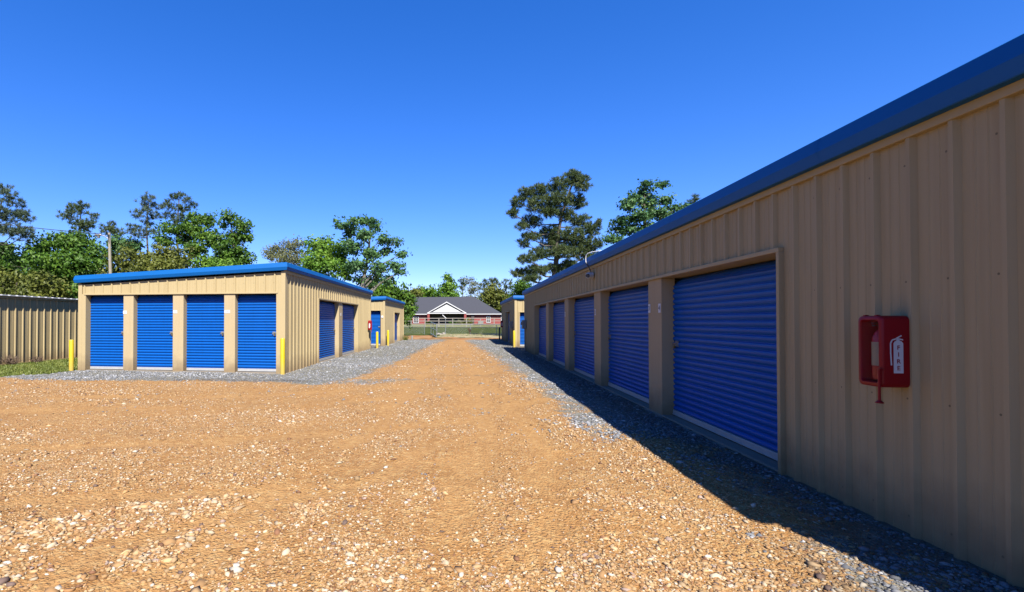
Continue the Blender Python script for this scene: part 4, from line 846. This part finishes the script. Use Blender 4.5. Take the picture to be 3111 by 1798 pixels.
TREES = {
 'P1': ('pine', -43.4, 39.36, [(1.73,-0.38,13.13,1.05,0.6),(2.8,-0.26,12.48,0.75,0.38),(1.76,-0.19,11.3,1.69,0.45),(3.64,-0.07,11.19,0.75,0.38),(3.17,-0.7,9.71,1.31,0.38),(3.11,0.17,9.39,0.82,0.34),(0.63,0.37,10.16,0.53,0.3)]),
 'P2': ('pine', -48.38, 55.7, [(-0.49,0.55,16.33,1.14,0.36),(-1.24,0.22,15.7,0.83,0.36),(-1.28,-0.71,14.82,1.03,0.36),(0.06,0.06,15.41,0.72,0.26),(1.74,-0.02,14.82,0.67,0.31),(0.13,-0.54,13.84,0.93,0.26),(1.96,-0.68,13.66,1.34,0.26),(0.53,-0.46,13.22,1.03,0.21)]),
 'P3': ('pine', -47.36, 59.89, [(-0.52,0.52,14.59,0.77,0.33),(-1.14,0.23,14.16,0.66,0.28),(0.49,0.5,13.83,0.77,0.44),(-0.35,0.55,13.53,1.1,0.39),(1.34,-0.05,12.94,0.44,0.33)]),
 'P4': ('pine', -37.41, 53.23, [(0.31,-0.21,16.1,0.72,0.39),(-0.57,0.07,15.61,0.68,0.34),(0.53,0.32,15.59,0.58,0.34),(1.2,0.58,15.33,0.63,0.29),(-1.61,0.27,14.37,0.72,0.34),(0.24,-0.62,14.46,0.87,0.34),(1.04,0.29,14.15,0.72,0.39),(-1.67,0.0,12.71,0.77,0.34),(-1.89,-0.26,12.08,0.58,0.29),(-0.52,-0.47,11.86,0.68,0.34),(0.19,-0.01,13.24,0.77,0.39),(0.78,-0.47,12.07,0.77,0.39)]),
 'P5': ('pine', -34.89, 55.61, [(-0.38,0.54,17.22,0.75,0.35),(-0.92,0.2,16.8,0.5,0.3),(-1.45,-0.16,15.92,0.6,0.35),(0.91,-0.05,16.52,0.5,0.35),(1.3,0.67,15.97,0.65,0.3),(0.51,0.18,15.38,0.8,0.3),(-0.71,0.39,15.67,0.7,0.3),(-1.46,0.3,14.76,0.8,0.4),(0.57,0.09,14.45,0.75,0.35),(-0.09,-0.14,13.72,0.8,0.35)]),
 'B1': ('leaf', -28.95, 50.4, [(-0.37,0.12,12.83,0.99,0.81),(0.8,0.01,12.55,0.81,0.63),(-1.14,-0.77,11.78,0.99,0.72),(0.3,-0.36,11.14,1.12,0.81),(-2.01,0.27,10.63,0.99,0.72),(1.55,-0.45,10.43,0.81,0.9),(-0.07,-0.94,9.5,1.12,0.9),(-2.45,-0.21,11.47,0.63,0.54),(-3.54,-0.79,11.84,0.72,0.63),(-4.18,-0.54,10.55,0.9,0.72)]),
 'B2': ('leaf', -24.32, 49.05, [(-0.54,-0.12,12.37,0.82,0.82),(1.05,-0.08,11.46,0.82,0.87),(-0.22,0.83,10.66,0.95,0.69),(-1.04,-0.72,9.68,1.04,0.87),(-0.8,-0.31,8.65,1.21,0.78),(1.39,-0.11,10.07,0.56,0.61),(1.18,0.36,8.05,0.78,0.87),(0.72,-0.13,9.08,0.56,0.43),(-0.08,-0.35,7.56,1.3,0.87),(-1.94,0.11,8.08,0.87,0.61)]),
 'B3': ('leaf', -39.28, 42.86, [(0.46,-0.59,9.23,2.0,0.96),(-2.18,-0.15,8.76,1.52,1.0),(0.9,1.45,9.34,1.8,1.04),(-2.59,-1.53,7.38,1.6,1.12),(0.74,-1.81,6.91,2.4,1.4),(2.77,-0.69,7.0,2.2,1.4),(3.06,1.06,7.6,1.28,1.4),(0.3,0.63,5.17,2.8,1.4),(-1.59,-1.18,5.44,2.0,1.2),(3.66,0.09,5.29,1.4,1.4)]),
 'B4': ('leaf', -51.36, 48.2, [(0.62,-0.66,9.22,1.28,1.15),(-0.63,-0.21,7.93,1.6,1.38),(1.54,-0.54,7.4,0.92,0.92)]),
 'O1': ('leaf', -29.23, 39.25, [(-0.81,0.33,6.96,1.25,1.0),(0.42,0.83,6.71,1.07,0.86),(-1.64,0.65,5.91,1.07,0.9)]),
 'O2': ('leaf', -25.19, 38.82, [(-0.9,0.44,7.13,1.33,0.84),(0.2,1.14,6.92,1.33,0.94),(-0.48,-1.29,6.11,1.4,0.7),(0.37,-0.62,5.83,1.75,0.7)]),
 'O3': ('leaf', -21.04, 38.4, [(-0.2,1.01,6.25,1.23,0.75),(-0.92,0.3,6.36,0.85,0.68),(1.41,0.04,5.78,1.02,0.61),(2.42,0.95,5.75,0.75,0.41)]),
 'S1': ('leaf', -32.87, 31.66, [(-0.82,0.1,4.54,0.99,0.84),(0.07,0.67,4.33,1.14,0.78),(-0.6,-0.42,3.54,0.9,0.75),(2.74,-0.25,4.03,1.14,0.78),(3.18,0.36,3.47,0.9,0.75),(2.3,-0.46,3.28,1.2,0.6)]),
 'S2': ('leaf', -29.05, 33.21, [(-0.33,-0.23,3.82,0.86,0.62),(-0.21,0.62,3.4,0.77,0.56)]),
 'A1': ('leaf', -41.67, 54.64, [(-0.57,-0.42,10.98,1.1,1.0),(0.98,-0.66,10.42,0.9,0.9),(1.92,-0.47,10.67,0.9,1.1)]),
 'N1': ('sparse', -18.02, 47.93, [(-1.63,-0.66,8.22,0.71,0.58),(-0.82,0.38,9.11,0.96,0.75),(0.77,-0.15,9.16,1.04,0.83),(-0.01,-0.6,7.79,1.58,0.75),(1.55,-0.39,7.91,0.83,0.83)]),
 'B5': ('leaf', -12.88, 43.61, [(-1.16,0.56,8.39,0.82,0.86),(0.21,-0.11,8.41,1.05,0.75),(1.44,-0.39,7.75,1.12,0.94),(-0.21,-1.23,6.82,1.5,0.94),(1.28,-1.18,6.25,1.69,1.12),(2.12,-0.06,8.41,0.6,0.6),(-1.38,0.04,6.43,0.75,0.56)]),
 'B6': ('airy', -8.73, 41.18, [(-1.66,-0.59,9.8,0.56,0.42),(-0.58,-0.61,9.9,0.63,0.46),(0.41,0.05,10.11,0.7,0.49),(1.35,0.0,9.69,0.42,0.35),(-1.25,0.39,9.27,0.63,0.39),(0.28,-0.54,8.78,0.84,0.49),(1.72,0.28,8.61,0.59,0.39),(2.66,0.66,8.33,0.56,0.28),(3.33,0.43,7.3,0.28,0.1),(1.99,0.81,7.62,0.59,0.32),(-0.62,-0.12,7.9,0.77,0.56),(0.77,-0.32,7.25,0.91,0.53),(2.61,0.26,6.24,0.7,0.35),(3.26,0.17,5.76,0.35,0.28),(1.4,0.08,5.99,0.84,0.49),(-0.33,-0.46,6.2,0.91,0.63),(0.21,0.72,5.15,0.98,0.53),(2.2,0.65,5.23,0.56,0.39)]),
 'B7': ('leaf', -7.71, 49.41, [(-1.03,-0.15,5.06,1.25,0.83),(0.54,-0.81,4.59,1.04,0.83),(1.41,-0.17,4.0,0.83,0.75),(-0.3,-0.73,3.66,1.46,1.04),(2.02,-0.02,3.38,0.58,0.92),(1.32,-0.42,2.34,1.25,1.04)]),
 'F1': ('leaf', -16.33, 149.19, [(-1.64,1.11,9.34,2.0,2.0),(1.39,-1.27,9.94,2.25,2.0),(0.29,-2.61,6.68,3.25,2.5)]),
 'F2': ('leaf', -12.02, 154.86, [(-1.13,1.25,11.43,1.81,1.81),(1.53,0.42,11.1,1.68,1.68),(0.05,2.77,8.75,3.1,2.07)]),
 'F3': ('leaf', -4.55, 145.83, [(-0.1,-0.25,13.84,1.33,1.69),(0.09,1.6,11.79,2.17,1.69),(-1.21,0.5,10.02,2.42,1.57),(0.94,1.29,9.44,2.17,1.69)]),
 'F4': ('sparse', 1.85, 151.8, [(-0.84,0.55,14.09,1.5,1.5),(1.01,0.13,13.28,1.5,1.75),(0.12,-1.65,11.17,2.25,1.75),(0.37,-1.13,8.96,2.25,1.5)]),
 'F5': ('pine', -0.66, 161.54, [(0.02,0.55,14.78,0.8,0.67),(0.42,0.64,13.57,0.8,0.67),(-0.12,0.7,12.51,0.93,0.67)]),
 'F6': ('pine', 5.94, 162.49, [(0.95,-0.02,14.32,0.53,0.93),(-0.23,0.27,12.88,1.07,0.93),(0.18,0.75,11.17,1.33,1.07),(0.69,0.51,9.54,1.6,1.07)]),
 'F7': ('leaf', 8.43, 142.64, [(-0.24,1.43,10.25,2.57,1.63),(1.53,0.35,8.76,2.57,1.87),(-1.69,0.35,7.97,2.1,1.87),(1.24,1.2,6.22,3.03,2.1)]),
 'F8': ('pine', 10.21, 168.15, [(-0.01,-0.76,14.67,1.79,0.82),(-0.88,0.72,14.11,1.1,0.69),(1.05,1.06,14.11,1.1,0.69)]),
 'F9': ('pine', 14.29, 168.73, [(-0.21,-1.31,14.22,1.65,0.96),(0.81,1.18,12.87,1.24,1.1),(-0.58,0.84,12.03,1.1,1.1),(0.47,0.49,10.35,1.38,1.24)]),
 'F10': ('leaf', 13.25, 113.02, [(-0.44,-1.73,9.29,2.02,1.28),(-1.03,1.05,7.82,1.65,1.47),(1.15,-0.95,8.06,1.65,1.47),(0.26,2.07,6.38,2.38,1.47)]),
 'G1': ('pine', 7.97, 47.61, [(2.28,0.61,15.14,0.92,0.46),(2.96,-0.13,14.33,0.69,0.5),(0.83,-0.39,14.22,0.84,0.46),(-0.76,0.1,13.88,0.84,0.46),(-2.04,-0.2,13.69,0.69,0.42),(-2.89,-0.12,12.89,0.65,0.34),(-3.42,-0.1,11.87,0.5,0.34),(-1.17,-0.64,12.44,0.92,0.54),(0.75,-0.79,12.75,1.0,0.57),(2.77,0.99,12.97,0.77,0.54),(0.02,-0.74,11.73,0.84,0.38),(-1.56,0.35,11.05,0.84,0.42),(-2.66,-0.7,10.45,0.46,0.27),(3.03,0.87,11.14,0.77,0.38),(1.75,0.61,11.59,0.69,0.46),(0.19,0.71,9.94,1.0,0.46),(-1.71,-0.18,9.48,0.69,0.31),(-2.44,-0.03,8.9,0.46,0.27),(2.05,-0.2,9.61,0.92,0.46),(3.94,0.8,10.17,0.77,0.38),(4.57,0.56,10.65,0.31,0.31),(0.62,0.85,8.94,1.07,0.5),(2.73,0.89,8.82,1.0,0.5),(4.2,0.57,8.81,0.69,0.5),(-0.77,-0.07,7.94,0.92,0.38),(1.15,-0.69,7.93,1.0,0.46),(-2.14,-0.89,7.32,0.69,0.31),(3.48,0.64,7.87,0.84,0.46),(-1.2,-0.19,6.31,1.0,0.31),(-2.86,0.05,6.13,0.69,0.23),(0.51,0.25,6.53,0.92,0.27),(-1.72,-0.75,5.54,0.77,0.19),(1.81,0.09,6.8,0.69,0.31)]),
 'G2': ('airy', 16.08, 46.75, [(0.23,0.35,13.3,0.66,0.51),(-0.83,-0.09,12.63,0.66,0.51),(-1.71,-0.9,11.84,0.73,0.48),(0.7,0.64,12.39,0.88,0.59),(2.25,0.76,12.51,0.73,0.37),(-0.56,-0.8,10.96,0.95,0.59),(-1.89,-0.22,10.79,0.66,0.48),(1.08,-0.02,11.22,0.81,0.59),(-2.19,0.07,9.97,0.73,0.44),(-1.21,-0.48,9.73,0.88,0.55),(-2.9,-0.77,8.88,0.73,0.37),(2.93,0.41,11.77,0.51,0.29),(4.04,1.08,12.0,0.59,0.29),(1.64,-0.03,13.88,0.37,0.15),(0.21,-0.2,13.96,0.33,0.15),(0.49,0.26,10.01,0.88,0.51),(2.5,0.97,11.21,0.88,0.44)]),
 'G3': ('pine', 23.34, 53.86, [(0.18,0.03,14.1,0.29,0.25),(-0.1,-0.06,13.63,0.42,0.25),(0.49,0.4,13.21,0.5,0.29)]),
}
GL = 'trees behind the left buildings'; GF = 'far trees behind the brick house'; GR_ = 'trees behind the long right building'
INFO = {  # name, leaf material, label, group, options
 'P1': ('pine_tree', 'pine2', 'tall pine with layered branches cut by the left edge of the photo', GL, dict(base_r=.30)),
 'P2': ('pine_tree', 'pine', 'flat topped pine rising alone above the dense dark trees', GL, dict(base_r=.25)),
 'P3': ('pine_tree', 'pine', 'small pine crown just behind the top of the utility pole', GL, dict(base_r=.2)),
 'P4': ('pine_tree', 'pine2', 'left one of the pair of tall open pines above the near left building', GL, dict(base_r=.22)),
 'P5': ('pine_tree', 'pine', 'right and tallest one of the pair of open pines above the near left building', GL, dict(base_r=.24)),
 'B1': ('broadleaf_tree', 'mid', 'green broadleaf tree standing against the foot of the two open pines', GL, dict(s=.15, dens=.8)),
 'B2': ('broadleaf_tree', 'mid', 'two lobed green tree with sky gaps above the middle of the near left roof', GL, dict(s=.15, dens=.85, fill=.4)),
 'B3': ('broadleaf_tree', 'mid', 'huge dense green tree mass left of the utility pole', GL, dict(s=.15, dens=.75, base_r=.4, clumpr=.6)),
 'B4': ('broadleaf_tree', 'dark', 'dark green tree at the left edge below the tall pine', GL, dict(s=.16, dens=.85)),
 'O1': ('broadleaf_tree', 'olive', 'olive bush like tree just right of the utility pole', GL, dict(s=.12, dens=.85)),
 'O2': ('broadleaf_tree', 'olive', 'olive brown low tree above the left part of the blue roof edge', GL, dict(s=.12, dens=.85)),
 'O3': ('broadleaf_tree', 'bright', 'low bright green tree just above the blue roof edge under the two lobed tree', GL, dict(s=.12, dens=.85)),
 'S1': ('broadleaf_tree', 'olive', 'low yellowish green trees edge right behind the tan ribbed shed', GL, dict(s=.11, dens=.9)),
 'S2': ('broadleaf_tree', 'mid', 'low leafy bush between the tan shed and the near left building', GL, dict(s=.11, dens=.9)),
 'A1': ('broadleaf_tree', 'cool', 'airy bluish green tree behind the utility pole', GL, dict(s=.15, dens=.9)),
 'N1': ('sparse_tree', 'grey', 'greyish brown thinly leaved tree above the right end of the near left roof', GL, dict(s=.09, dens=1.0, clumpr=.5, barkm='barkg', thin=.6)),
 'B5': ('broadleaf_tree', 'bright', 'round bright green tree between the thin greyish tree and the spreading one', GL, dict(s=.13, dens=.85)),
 'B6': ('broadleaf_tree', 'cool', 'tall spreading airy tree leaning right behind the near left building', GL, dict(s=.12, dens=.75, fill=.55, clumpr=.42, barkm='barkg', base_r=.26)),
 'B7': ('broadleaf_tree', 'mid', 'low green tree clump behind the small far left building', GL, dict(s=.15, dens=.8)),
 'F1': ('broadleaf_tree', 'olive', 'olive tree at the left end of the brick house', GF, dict(s=.32, clumpr=1.1, dens=.9)),
 'F2': ('broadleaf_tree', 'bright', 'low twin topped green tree over the left part of the house roof', GF, dict(s=.32, clumpr=1.1, dens=.8)),
 'F3': ('broadleaf_tree', 'bright', 'tall pointed bright green tree behind the house above the porch', GF, dict(s=.32, clumpr=1.1, dens=.9, barkm='barkg')),
 'F4': ('sparse_tree', 'grey', 'pale bare looking tree behind the middle of the house roof', GF, dict(s=.22, clumpr=1.1, dens=.5, barkm='barkg')),
 'F5': ('pine_tree', 'pine', 'tiny dark pine tip between the pointed tree and the pale tree', GF, {}),
 'F6': ('pine_tree', 'pine', 'narrow dark conifer right of the pale bare looking tree', GF, {}),
 'F7': ('broadleaf_tree', 'olive', 'wide olive tree behind the right slope of the house roof', GF, dict(s=.32, clumpr=1.1, dens=.9)),
 'F8': ('pine_tree', 'pine2', 'small umbrella shaped pine above the wide olive tree', GF, {}),
 'F9': ('pine_tree', 'pine', 'round topped dark pine right of the small umbrella shaped pine', GF, {}),
 'F10': ('broadleaf_tree', 'mid', 'green tree just left of the roof end of the long right building', GF, dict(s=.25, clumpr=.9, dens=.9)),
 'G1': ('pine_tree', 'pine', 'big leaning full crowned pine behind the long right building', GR_, dict(base_r=.36, full=2.3)),
 'G2': ('broadleaf_tree', 'cool', 'tall feathery green tree right of the big leaning pine', GR_, dict(s=.12, dens=.8, fill=.5, clumpr=.42)),
 'G3': ('pine_tree', 'pine', 'dark pine tip just showing over the roof edge of the long right building', GR_, {}),
}
for i, (k, (kind, x, y, lobes)) in enumerate(TREES.items()):
    nm, lm, lab, gr, kw = INFO[k]
    tree(nm, x, y, lobes, kind, lm, lab, gr, seed=i+11, dist=math.hypot(x, y), **kw)
# dead vine tangle behind the tan shed
def twig_bush(name, x, y, h_, rx, n, m, label, cat, seed=2, th=.012):
    rs = np.random.RandomState(seed); mb = MB()
    for k in range(n):
        a = rs.rand()*6.283; q = rs.rand()**.5*rx; p = Vector((math.cos(a)*q*.4, math.sin(a)*q*.4, 0)); pts = [p.copy()]; d = Vector((rs.randn()*.3, rs.randn()*.3, 1)); st = h_/6
        for j in range(6): d += Vector((rs.randn(), rs.randn(), rs.randn()*.4))*.35; d.normalize(); p = p+d*st*(.6+rs.rand()*.7); p.x = max(-rx, min(rx, p.x)); p.y = max(-rx, min(rx, p.y)); p.z = max(.02, p.z); pts.append(p.copy())
        mb.tube(pts, [th*(1-.11*j) for j in range(7)], 4, caps=False)
    o = mb.build(name, m); o.location = (x, y, gz(y)-.02); return tag(o, label, cat)
twig_bush('dead_vine', -30.6, 22.6, 4.3, .55, 420, LEAF['vine'], 'upright tangle of dead brown vine behind the tan ribbed shed', 'dead vine', th=.02)
twig_bush('dry_bush', -15.55, 14.9, .42, .26, 60, LEAF['vine'], 'larger left clump of dry twigs at the foot of the tan ribbed shed', 'dry bush', 4)
twig_bush('dry_bush', -15.55, 15.9, .30, .36, 55, LEAF['vine'], 'smaller right clump of dry twigs at the foot of the tan ribbed shed', 'dry bush', 6)
twig_bush('weed', -4.62, 38.5, .5, .35, 60, GR, 'straggly weeds at the far corner of the far left building', 'weed', 7)
# shrubs before the house porch
def shrub(x, y, rx, rz, m, label, seed):
    r_ = np.random.RandomState(seed); root = empty('shrub', (x, y, gz(y)), label=label, cat='shrub', group='shrubs before the brick house')
    V, F = crown_leaf(r_, [(0, 0, rz*.8, rx, rz)], .12, 1.0, .35, .35); np_mesh('foliage', V, F, LEAF[m], root)
    mb = MB(); [mb.tube([(0, 0, -.1), (r_.randn()*rx*.4, r_.randn()*rx*.3, rz)], [.04, .01], 5) for k in range(5)]; mb.build('stem', M['bark'], root)
shrub(-2.9, 123.4, .9, .5, 'dark', 'dark shrub under the middle of the house porch', 1)
shrub(-1.2, 123.6, .8, .6, 'grey', 'pale flowering shrub at the right of the house porch', 2)
shrub(.9, 123.8, 1.1, .85, 'olive', 'largest brownish shrub right of the house porch', 3)
shrub(-8.9, 123.6, .7, .5, 'dark', 'small dark shrub left of the house porch', 4)
# the far woods as one mass, seen only low between the trees
rs = np.random.RandomState(5)
def wood(name, pts, hmax, s, m, label, n, clump=1.6):
    V_ = []
    P_ = np.array(pts, float); seg = rs.randint(0, len(P_)-1, n); t = rs.rand(n, 1); c = P_[seg]*(1-t)+P_[seg+1]*t
    c2 = c[:, :2]+rs.randn(n, 2)*2.0; hh = c[:, 2]*(.55+.45*vnoise(c2[:, 0], c2[:, 1], .22))*(rs.rand(n)**.7)
    cc = np.concatenate([c2, (hh+gzv(c2[:, 1]))[:, None]], 1); nl = 22; off = rs.randn(n*nl, 3)*clump*.5
    C = np.repeat(cc, nl, 0)+off; V = leaf_faces(rs, C, off/(np.linalg.norm(off, axis=1)[:, None])+np.array([0, -.2, .4]), s)
    o = np_mesh(name, V, np.arange(len(V)).reshape(-1, 4), LEAF[m]); tag(o, label, 'woods', kind='stuff')
wood('woodland', [(-78, 20, 10), (-72, 48, 10), (-52, 66, 10.5), (-38, 74, 9), (-26, 84, 5.5)], 8, .24, 'mid', 'continuous dark woods filling behind the left trees', 7000)
wood('woodland', [(15, 92, 5), (30, 84, 6), (48, 62, 6.5), (60, 30, 7)], 8, .3, 'mid', 'green woods low behind the long right building', 2600, 1.8)
wood('woodland', [(-60, 150, 8), (-30, 168, 9), (-10, 176, 9), (20, 182, 9.5), (60, 175, 11)], 8, .42, 'mid', 'continuous green woods far behind the brick house', 4000, 2.4)
